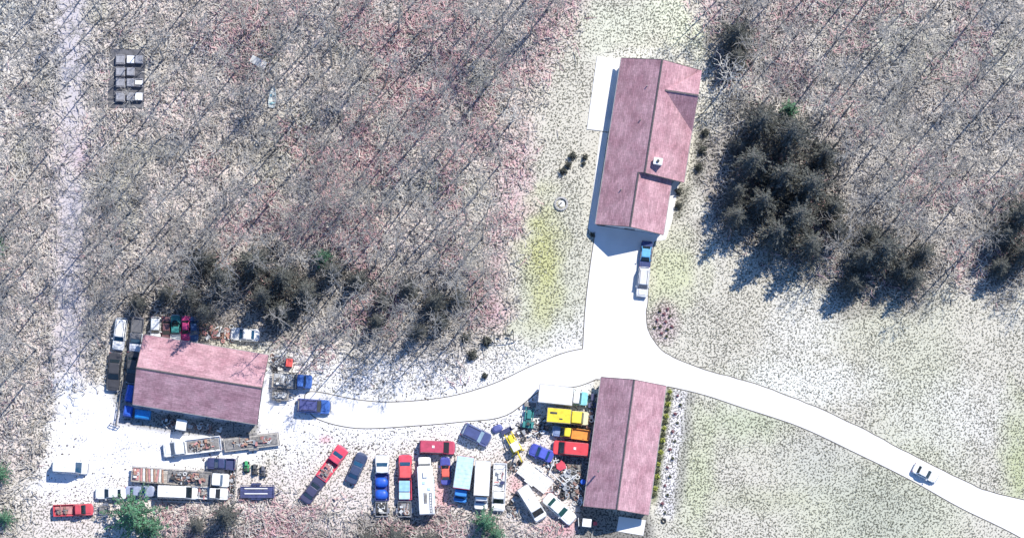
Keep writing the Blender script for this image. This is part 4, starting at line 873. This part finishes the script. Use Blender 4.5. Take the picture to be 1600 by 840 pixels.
# fire pit and chairs on the lawn, swing frame
e = root('fire_pit', 877, 318, 0, 'round stone fire pit with a pale ash centre on the lawn left of the house', 'fire pit', None, 0.2)
b = MB()
for i in range(16): a_ = i*math.pi/8; b.box((0.95*math.cos(a_), 0.95*math.sin(a_), 0.15), (0.3, 0.34, 0.3), a_)
b.build('stone_ring', mat('grey_stone', (0.36, 0.35, 0.33), 0.9), e); MB().cyl((0.05, 0, 0), 0.5, 0.08, 14).build('ash_bed', paint((0.7, 0.7, 0.68)), e); MB().box((-0.2, -0.1, 0.14), (0.7, 0.14, 0.12), 0.9).build('charred_log', DARKF, e)
e = root('swing_set', 787, 524, 3, 'dark metal swing frame at the edge of the woods above the lane', 'swing', None, 1.2)
f_ = MB()
for x in (-1.5, 1.5):
    for y in (-1, 1): f_.tube((x, 0, 2.1), (x, y*1.0, 0), 0.06)
f_.tube((-1.5, 0, 2.1), (1.5, 0, 2.1), 0.07); f_.build('frame', DARKF, e)
for x in (-0.7, 0.7):
    s_ = MB().box((x, 0.0, 0.5), (0.55, 0.3, 0.05)); s_.tube((x-0.24, 0, 0.5), (x-0.24, 0, 2.1), 0.015); s_.tube((x+0.24, 0, 0.5), (x+0.24, 0, 2.1), 0.015); s_.build('swing_seat', SEAT, e)

# ------------------------------------------------------------------ trees
def tube_batch(P0, P1, R0, R1, n=3):
    d = P1-P0; d /= np.linalg.norm(d, axis=1, keepdims=True)+1e-9
    ref = np.where(np.abs(d[:, 2:3]) > 0.9, np.array([[1., 0, 0]]), np.array([[0, 0, 1.]])); a = np.cross(d, ref); a /= np.linalg.norm(a, axis=1, keepdims=True)+1e-9
    b = np.cross(d, a); N = len(P0); V = np.empty((N, 2*n, 3))
    for i in range(n):
        t = 2*math.pi*i/n; o = a*math.cos(t)+b*math.sin(t)
        V[:, i] = P0+o*R0[:, None]; V[:, n+i] = P1+o*R1[:, None]
    base = (np.arange(N)*2*n)[:, None]
    F = np.concatenate([base+np.array([[i, (i+1) % n, n+(i+1) % n, n+i]]) for i in range(n)])
    return V.reshape(-1, 3), F
def bare_tree(seed, h, spread, first=0.4, nlimb=14, twig=0.028, r0=0.2, lean=0.0, mt=BARK, mc=BARK, name='bare_tree'):
    rd = random.Random(seed); e = empty(name, (0, 0, 0)); b = MB(); pts = []; x = y = 0.0; dx, dy = rd.uniform(-1, 1)*0.05+lean, rd.uniform(-1, 1)*0.05
    n = 9
    for i in range(n+1):
        pts.append(Vector((x, y, h*0.92*i/n))); x += dx*h/n+rd.uniform(-.07, .07); y += dy*h/n+rd.uniform(-.07, .07)
    rr = [r0*(1-0.8*i/n)*(1.35 if i == 0 else 1) for i in range(n+1)]
    b.rings([[p+Vector((math.cos(k*math.pi/4), math.sin(k*math.pi/4), 0))*r for k in range(8)] for p, r in zip(pts, rr)]); b.build('trunk', mt, e)
    A, B, RA, RB = [], [], [], []
    def grow(p, d, ln, r, lev):
        nseg = 3 if lev < 2 else 2
        for s in range(nseg):
            d2 = (d+Vector((rd.uniform(-.25, .25), rd.uniform(-.25, .25), rd.uniform(-.1, .22)))).normalized(); q = p+d2*ln/nseg; r2 = r*0.78
            A.append(p); B.append(q); RA.append(r); RB.append(r2)
            if lev < 3:
                for _ in range(2 if lev < 2 else 1 + (rd.random() < 0.6)):
                    s_ = d2.cross(Vector((rd.uniform(-1, 1), rd.uniform(-1, 1), rd.uniform(-1, 1)))).normalized()
                    grow(q, (d2*0.75+s_*rd.uniform(0.5, 0.95)).normalized(), ln*rd.uniform(0.42, 0.62), max(r2*0.62, twig), lev+1)
            p, d, r = q, d2, max(r2, twig)
    for i in range(nlimb):
        f = first+(0.98-first)*(i+rd.random()*0.7)/nlimb; k = f*n; j = min(int(k), n-1); p = pts[j].lerp(pts[j+1], k-j)
        a = i*2.4+rd.uniform(-.5, .5); up = 0.35+0.8*(f-first)/(1-first); sp = spread*(1.0-0.55*(f-first)/(1-first))*rd.uniform(0.75, 1.15)
        grow(p, Vector((math.cos(a), math.sin(a), up)).normalized(), sp, max(r0*0.42*(1.1-f), twig*1.4), 1)
    V, F = tube_batch(np.array([list(p) for p in A]), np.array([list(p) for p in B]), np.array(RA), np.array(RB))
    np_mesh('crown', V, F, mc, e); return e
def foliage_batch(C, size, rd, flat=0.5):
    """leaf-sized quads at points C with random tilt"""
    N = len(C); a = rd.normal(size=(N, 3)); a[:, 2] *= flat; a /= np.linalg.norm(a, axis=1, keepdims=True)
    b = np.cross(a, rd.normal(size=(N, 3))); b /= np.linalg.norm(b, axis=1, keepdims=True); s = size[:, None]
    V = np.stack([C-a*s-b*s*0.45, C+a*s-b*s*0.3, C+a*s*1.1+b*s*0.3, C-a*s+b*s*0.45], 1).reshape(-1, 3)
    return V, np.arange(4*N).reshape(-1, 4)
NEED = mat('dark_needles', (0.092, 0.098, 0.088), 0.9, 0, 0.35, 0.7, spec=0.2, c2=(0.12, 0.125, 0.11)); GREEN = mat('green_needles', (0.06, 0.15, 0.08), 0.9, 0, 0.45, 0.9, spec=0.2, c2=(0.11, 0.25, 0.14))
def conifer(seed, h, r, mf, levels=22, first=0.12, nb=9, name='conifer', dens=1.0):
    rd = np.random.default_rng(seed); e = empty(name, (0, 0, 0))
    Cs, Ss = [], []; A, B, RA = [], [], []
    for l in range(levels):
        f = first+(1-first)*l/levels; z = h*f; ln = r*(1-f)**0.75*(0.8+0.4*rd.random())+0.25
        n = nb if l < levels*0.7 else max(4, nb-3)
        for k in range(n):
            a = k*2*math.pi/n+l*0.7+rd.normal()*0.15; L_ = ln*(0.5+0.75*rd.random()); dr = -0.12-0.15*rd.random()
            d = np.array([math.cos(a), math.sin(a), dr]); tip = np.array([0, 0, z])+d*L_; A.append([0, 0, z]); B.append(tip); RA.append(0.05)
            m = int(max(8, L_*18*dens)); t = rd.random(m)**0.75; wd = 0.30*L_*(1.02-t)*0.5+0.03
            side = np.array([-math.sin(a), math.cos(a), 0]); C = np.array([0, 0, z])+d*(t*L_)[:, None]+side*(rd.normal(size=m)*wd)[:, None]+np.array([0, 0, 1])*(rd.normal(size=m)*0.12)[:, None]
            Cs.append(C); Ss.append(0.07+0.12*rd.random(m))
    V, F = foliage_batch(np.concatenate(Cs), np.concatenate(Ss), rd, 0.35); np_mesh('crown', V, F, mf, e)
    V, F = tube_batch(np.array(A, float), np.array(B, float), np.array(RA), np.array(RA)*0.4)
    MB().tube((0, 0, 0), (0, 0, h*0.97), 0.22, 0.03, 8).add(V.tolist(), F.tolist()).build('trunk', BARKD, e)
    return e
def shrub(seed, r, h, mf, n=420, name='shrub', leaf=0.1):
    rd = np.random.default_rng(seed); e = empty(name, (0, 0, 0)); d = rd.normal(size=(n, 3)); d[:, 2] = np.abs(d[:, 2]); d /= np.linalg.norm(d, axis=1, keepdims=True)
    k = 0.72+0.28*np.sin(d[:, 0]*5+seed)*np.cos(d[:, 1]*4); C = d*(rd.random(n)**0.4*k)[:, None]*np.array([r, r, h])+np.array([0, 0, 0.1])
    V, F = foliage_batch(C, leaf*(0.7+0.7*rd.random(n)), rd, 0.8); np_mesh('foliage', V, F, mf, e)
    b = MB()
    for i in range(6):
        a = i*1.05; b.tube((0, 0, 0), (r*0.6*math.cos(a), r*0.6*math.sin(a), h*0.7), 0.03, 0.012, 4)
    b.build('stem', BARKD, e); return e
class Src:                                     # first use moves the proto, later uses copy it
    def __init__(s, *protos): s.p = list(protos); s.used = set(); s.i = 0
    def place(s, x, y, rz, sc, label, cat, group, k=None):
        if k is None: k = s.i % len(s.p); s.i += 1
        if k in s.used: o = copy_tree(s.p[k])
        else: s.used.add(k); o = s.p[k]
        o.location = (x, y, 0); o.rotation_euler = (0, 0, rz); o.scale = sc if isinstance(sc, tuple) else (sc, sc, sc); tag(o, label, cat, group); return o

poles = Src(*[bare_tree(100+i, 21+i % 3, 2.2, 0.68, 7, 0.028, 0.125, 0.01*(i-2)) for i in range(5)])
broad = Src(*[bare_tree(200+i, 11+1.3*(i % 4), 3.8+0.4*(i % 3), 0.30, 12, 0.024, 0.14) for i in range(7)])
rt = random.Random(123)
keep_out = []
def wood_area(px, py):
    X = np.array([float(px)]); Y = np.array([float(py)])
    return (polydist(X, Y, WOOD_L)[0], polydist(X, Y, WOOD_R)[0])
pts = []
def try_pt(px, py, dmin):
    for (a, b) in pts:
        if (a-px)**2+(b-py)**2 < dmin**2: return False
    pts.append((px, py)); return True
cnt = 0
AREA = [(lambda x, y: x < 100, 'bare tree west of the dirt track'), (lambda x, y: x < 420 and y < 230, 'bare tree near the crates, upper left'), (lambda x, y: x < 420, 'bare tree in woods above the west shed'),
        (lambda x, y: x < 950 and y < 230, 'bare tree in woods left of the house'), (lambda x, y: x < 950, 'bare tree in pinkish woods right of west shed'), (lambda x, y: y < 180, 'bare tree in woods right of the house'), (lambda x, y: True, 'bare tree in right woods by dark conifers')]
def area_label(px, py):
    for f, l in AREA:
        if f(px, py): return l
for _ in range(9000):
    px = rt.uniform(-30, 1640); py = rt.uniform(-40, 640)
    dl, dr_ = wood_area(px, py)
    if max(dl, dr_) < 14: continue
    if 78 < px < 140 and py > -20: continue
    if 160 < px < 235 and 60 < py < 175: continue
    if 150 < px < 430 and py > 470: continue
    if px < 160 and py > 560 and px > 60: continue
    if any((px-c[0])**2+(py-c[1])**2 < ((46 if c[0] > 900 else 24)*(c[2] if not isinstance(c[2], tuple) else .6))**2 for c in CL): continue
    upper_left = (px < 420 and py < 300)
    if not try_pt(px, py, 44 if upper_left else (32 if px < 900 else 42)): continue
    P_ = at(px, py)
    is_pole = (rt.random() < (0.85 if upper_left else (0.58 if px < 900 else 0.32)))
    s_ = rt.uniform(0.8, 1.15)
    base_l = area_label(px, py)
    lab = base_l.replace('bare tree', 'tall bare pole of a tree' if is_pole else 'spreading bare tree')
    (poles if is_pole else broad).place(P_.x, P_.y, rt.uniform(0, 6.28), s_, lab, 'tree', lab.replace('tree', 'trees').replace('pole of a trees', 'pole trees')); cnt += 1
    if cnt >= 285: break
print('bare trees', cnt)
# single bare trees with pale limbs at the edges
pale_t = Src(bare_tree(300, 10, 3.4, 0.25, 9, 0.045, 0.2, 0.0, BARK, mat('white_bark', (0.62, 0.60, 0.55), 0.9, 0, 0.15)))
p = at(1138, 128); pale_t.place(p.x, p.y, 0.3, 1.0, 'bare tree with pale limbs at the upper right corner of the house', 'tree', None)
p = at(800, 190); pale_t.place(p.x, p.y, 1.3, 0.7, 'small bare tree with pale limbs at the left edge of the lawn', 'tree', None)

con = Src(*[conifer(400+i, 12+1.2*i, 4.1+0.3*i, NEED, 20, 0.16, 8) for i in range(4)])
for i, (px, py, s_, lab) in enumerate(CL):
    p = at(px, py); con.place(p.x, p.y, i*1.3, s_ if isinstance(s_, tuple) else s_*1.12, lab, 'conifer', 'dark conifers')
pine = Src(*[conifer(500+i, 8+i, 3.6, GREEN, 16, 0.25, 9, 'pine_tree', 0.8) for i in range(2)])
for (px, py, s_, lab) in [(212, 806, 1.35, 'large green pine below the long flatbed truck'), (238, 826, .75, 'smaller green pine at the bottom edge beside the large one'), (758, 816, .72, 'green pine below the white box truck at the bottom edge'), (505, 405, .55, 'small green pine in the woods above the lane'), (350, 440, .5, 'small green pine in the clump behind the west shed'),
        (-8, 385, .7, 'green pine at the left edge by the upper woods'), (2, 740, .6, 'green pine at the left edge by the gravel yard'), (1232, 175, .55, 'greenish pine at the top of the big dark clump'), (10, 810, .5, 'small green pine in the lower left corner'), (775, 835, .5, 'small green pine at the bottom edge near the ladder rack pickup')]:
    p = at(px, py); pine.place(p.x, p.y, px*0.1, s_, lab, 'pine tree', 'green pines')
# shrubs on the lawn
DKS = mat('dark_shrub', (0.07, 0.075, 0.06), 0.9, 0, 0.3, 2); YG = mat('yellow_green_leaf', (0.22, 0.26, 0.05), 0.8, 0, 0.4, 3, c2=(0.42, 0.45, 0.10)); RS = mat('reddish_shrub', (0.32, 0.15, 0.17), 0.9, 0, 0.3, 2); OL = mat('olive_leaf', (0.12, 0.13, 0.07), 0.9, 0, 0.3, 2)
dk = Src(shrub(1, 0.95, 1.7, DKS), shrub(2, 0.8, 1.6, DKS))
for i, (px, py, s_, lab) in enumerate([(729, 528, 1.1, 'dark shrub, upper left of four by the wood edge above the lane'), (760, 534, 1.3, 'dark shrub left of the swing frame'), (738, 555, 1.2, 'dark shrub, lower left of four above the lane'), (758, 587, .8, 'dark shrub touching the lane edge'),
        (880, 268, .9, 'dark shrub, lowest of the group on the lawn left of the house'), (888, 258, .8, 'dark shrub in the middle of the group on the lawn left of the house'), (895, 244, .9, 'dark shrub, topmost of the group on the lawn left of the house'), (914, 246, .75, 'dark shrub nearest the house walkway'), (912, 256, .5, 'small dark shrub touching the one nearest the walkway'),
        (1060, 300, .9, 'dark shrub at the head of the bed beside the garage'), (1060, 322, .8, 'dark shrub in the middle of the bed beside the garage'), (1092, 262, 1.0, 'dark shrub at the lower end of the long bed right of the house'), (1098, 235, 1.0, 'dark shrub in the middle of the long bed right of the house'), (1102, 208, .9, 'dark shrub at the upper end of the long bed right of the house'), (926, 367, .6, 'dark shrub at the left corner of the garage apron')]):
    p = at(px, py); dk.place(p.x, p.y, i*0.9, s_, lab, 'shrub', 'dark shrubs')
yg = Src(shrub(5, 0.48, 0.7, YG, 260, 'hedge_shrub', 0.09), shrub(6, 0.48, 0.7, OL, 260, 'hedge_shrub', 0.09))
for i in range(18):
    f = i/17; px = 1047+(1022-1047)*f; py = 612+(772-612)*f; p = at(px, py)
    lab = ('yellow green shrub in the hedge row along the east shed' if i % 2 == 0 else 'olive shrub in the hedge row along the east shed')
    if i == 0: lab = 'yellow green shrub at the top end of the hedge row along the east shed'
    if i == 17: lab = 'olive shrub at the bottom end of the hedge row along the east shed'
    yg.place(p.x, p.y, i*1.1, 0.9+0.2*(i % 3)/2, lab, 'shrub', 'hedge row along the east shed', i % 2)
rs = Src(shrub(8, 0.34, 0.5, RS, 140, 'flower_shrub', 0.07), shrub(9, 0.34, 0.5, OL, 140, 'flower_shrub', 0.07))
for i in range(14):
    f = i/13; px = 1062+(1036-1062)*f+(3 if i % 2 else -3); py = 618+(800-618)*f; p = at(px, py)
    rs.place(p.x, p.y, i, 0.8+0.3*((i*7) % 5)/5, ('reddish' if i % 2 == 0 else 'dull olive')+' small shrub on the white gravel strip right of the hedge row', 'shrub', ('reddish' if i % 2 == 0 else 'olive')+' shrubs on the gravel strip', i % 2)
for i in range(12):
    a = i*2.4; r_ = 4+16*math.sqrt(i/12); p = at(1037+r_*0.8*math.cos(a), 503+r_*1.2*math.sin(a))
    rs.place(p.x, p.y, i, 0.95, ('reddish' if i % 2 == 0 else 'dull olive')+' shrub in the round bed at the bend of the driveway', 'shrub', ('reddish' if i % 2 == 0 else 'olive')+' shrubs in the round bed', i % 2)

# ------------------------------------------------------------------ brush in the woods and tufts on the lawn (stuff)
def in_clear(X, Y):
    """true where concrete, roofs or vehicles stand"""
    bad = np.zeros(X.shape, bool)
    for poly in (lane_poly, [(180, 490), (425, 490), (440, 700), (60, 760), (90, 640), (170, 600)], [(915, 84), (1100, 100), (1068, 300), (1040, 380), (915, 370)], [(935, 585), (1045, 600), (1015, 840), (880, 840)]):
        bad |= polydist(X, Y, poly) > -3
    bad |= (X > 172) & (X < 230) & (Y > 72) & (Y < 172)
    tr = polydist(X, Y, TRACK) > 4
    bad |= tr & (vnoise(X, Y, 3, 77) < 0.62)
    return bad
def brush(name, label, n, poly_f, colr, seed, wr=(0.04, 0.075), lr=(0.7, 2.0), zr=(0.1, 1.0), up=0.25):
    rd = np.random.default_rng(seed); X = rd.uniform(-60, 1660, n*3); Y = rd.uniform(-60, 900, n*3)
    _, _, wl, wr_, wb = fields(X, Y); k = poly_f(X, Y, wl, wr_, wb); ok = (rd.random(len(X)) < k) & ~in_clear(X, Y); X = X[ok][:n]; Y = Y[ok][:n]; N = len(X)
    P = np.stack([(X-800)/S, (420-Y)/S, rd.uniform(zr[0], zr[1], N)*rd.random(N)+0.05], 1)
    a = rd.uniform(0, 2*math.pi, N); d = np.stack([np.cos(a), np.sin(a), rd.uniform(-0.1, up, N)], 1); L_ = rd.uniform(*lr, N)[:, None]; W_r = rd.uniform(*wr, N)
    a2 = a+rd.normal(size=N)*0.9; d2 = np.stack([np.cos(a2), np.sin(a2), rd.uniform(-up, up, N)], 1)
    P1 = P+d*L_*0.5; P2 = P1+d2*L_*0.5; P2[:, 2] = np.maximum(P2[:, 2], 0.03)
    V1, F1 = tube_batch(P, P1, W_r, W_r*0.9); V2, F2 = tube_batch(P1, P2, W_r*0.9, W_r*0.5)
    V = np.concatenate([V1, V2]); F = np.concatenate([F1, F2+len(V1)]); C = np.repeat(np.concatenate([P, P1]), 6, 0)
    o = np_mesh(name, V, F, colr); tag(o, label, 'undergrowth', None, 'stuff'); return o
BR1 = mat('dry_brush', (0.58, 0.54, 0.48), 0.95, 0, 0.35, 0.25); BR2 = mat('pink_brush', (0.66, 0.42, 0.42), 0.95, 0, 0.25, 0.3); BR3 = mat('dark_brush', (0.16, 0.15, 0.14), 0.95, 0, 0.3, 0.3)
brush('dry_brush', 'pale dry brush covering the floor of the woods', 42000, lambda X, Y, a, b, c: np.clip(np.maximum(a, np.maximum(b, c)), 0, 1), BR1, 71)
brush('pink_brush', 'pinkish saplings and twigs scattered through the woods', 24000, lambda X, Y, a, b, c: np.maximum(a*np.clip((X-250)/250, 0.05, 1), np.maximum(b*0.5, c))*np.clip((vnoise(X, Y, 48, 41)-0.42)*4, 0, 1), BR2, 72)
brush('dark_brush', 'dark twigs lying on the floor of the woods', 9000, lambda X, Y, a, b, c: np.clip(np.maximum(a, np.maximum(b, c)), 0, 1), BR3, 73, zr=(0.02, 0.4))
def tufts(name, label, n, kf, m, seed, hr=(0.08, 0.22), r=0.10):
    rd = np.random.default_rng(seed); X = rd.uniform(-40, 1640, n*2); Y = rd.uniform(-40, 880, n*2); _, sp, wl, wr_, wb = fields(X, Y)
    k = kf(X, Y, wl, wr_, wb, sp); ok = (rd.random(len(X)) < k) & ~in_clear(X, Y); X = X[ok][:n]; Y = Y[ok][:n]; N = len(X); V = []; F = []
    P = np.stack([(X-800)/S, (420-Y)/S, np.zeros(N)], 1)
    for b in range(5):
        a = rd.uniform(0, 6.28, N); w_ = 0.05; rr = r*rd.uniform(0.6, 1.4, N)
        o = np.stack([np.cos(a), np.sin(a), np.zeros(N)], 1); s_ = np.stack([-np.sin(a), np.cos(a), np.zeros(N)], 1)*w_
        T = P+o*rr[:, None]+np.array([0, 0, 1])*rd.uniform(*hr, N)[:, None]
        V.append(np.stack([P-s_, P+s_, T], 1).reshape(-1, 3))
    V = np.concatenate(V); F = np.arange(len(V)).reshape(-1, 3); o = np_mesh(name, V, F, m); tag(o, label, 'grass', None, 'stuff')
lawn_k = lambda X, Y, a, b, c, sp: np.clip((1-np.maximum(a, np.maximum(b, c)))*np.clip(sp*2.2-0.4, 0, 1), 0, 1)
tufts('grass', 'sparse dull green and grey tufts over the bleached lawn', 42000, lawn_k, mat('dull_grass', (0.16, 0.17, 0.11), 0.95, 0, 0.3, 0.4), 81)
tufts('pale_grass', 'pale straw coloured tufts over the bleached lawn', 30000, lawn_k, mat('straw_grass', (0.60, 0.59, 0.50), 0.95, 0, 0.2, 0.4), 82)
# pebbles and clods on the white gravel
rd = np.random.default_rng(5); n = 900; X = rd.uniform(40, 900, n*3); Y = rd.uniform(560, 840, n*3)
ok = (soft(X, Y, YARD, 60, 20, 63) > 0.2) & (soft(X, Y, YARD, 60, 20, 63) < 0.75); X = X[ok][:n]; Y = Y[ok][:n]; b = MB()
for x, y in zip(X, Y):
    if polydist(np.array([x]), np.array([y]), lane_poly)[0] > 0: continue
    s_ = rd.uniform(0.08, 0.24); b.box(((x-800)/S, (420-y)/S, s_*0.3), (s_*1.5, s_, s_*0.7), rd.uniform(0, 3), 0, 0, 0.6)
tag(b.build('clods', mat('dark_clod', (0.16, 0.14, 0.12), 0.95)), 'dark clods and stones along the edges of the white gravel yard', 'stones', None, 'stuff')
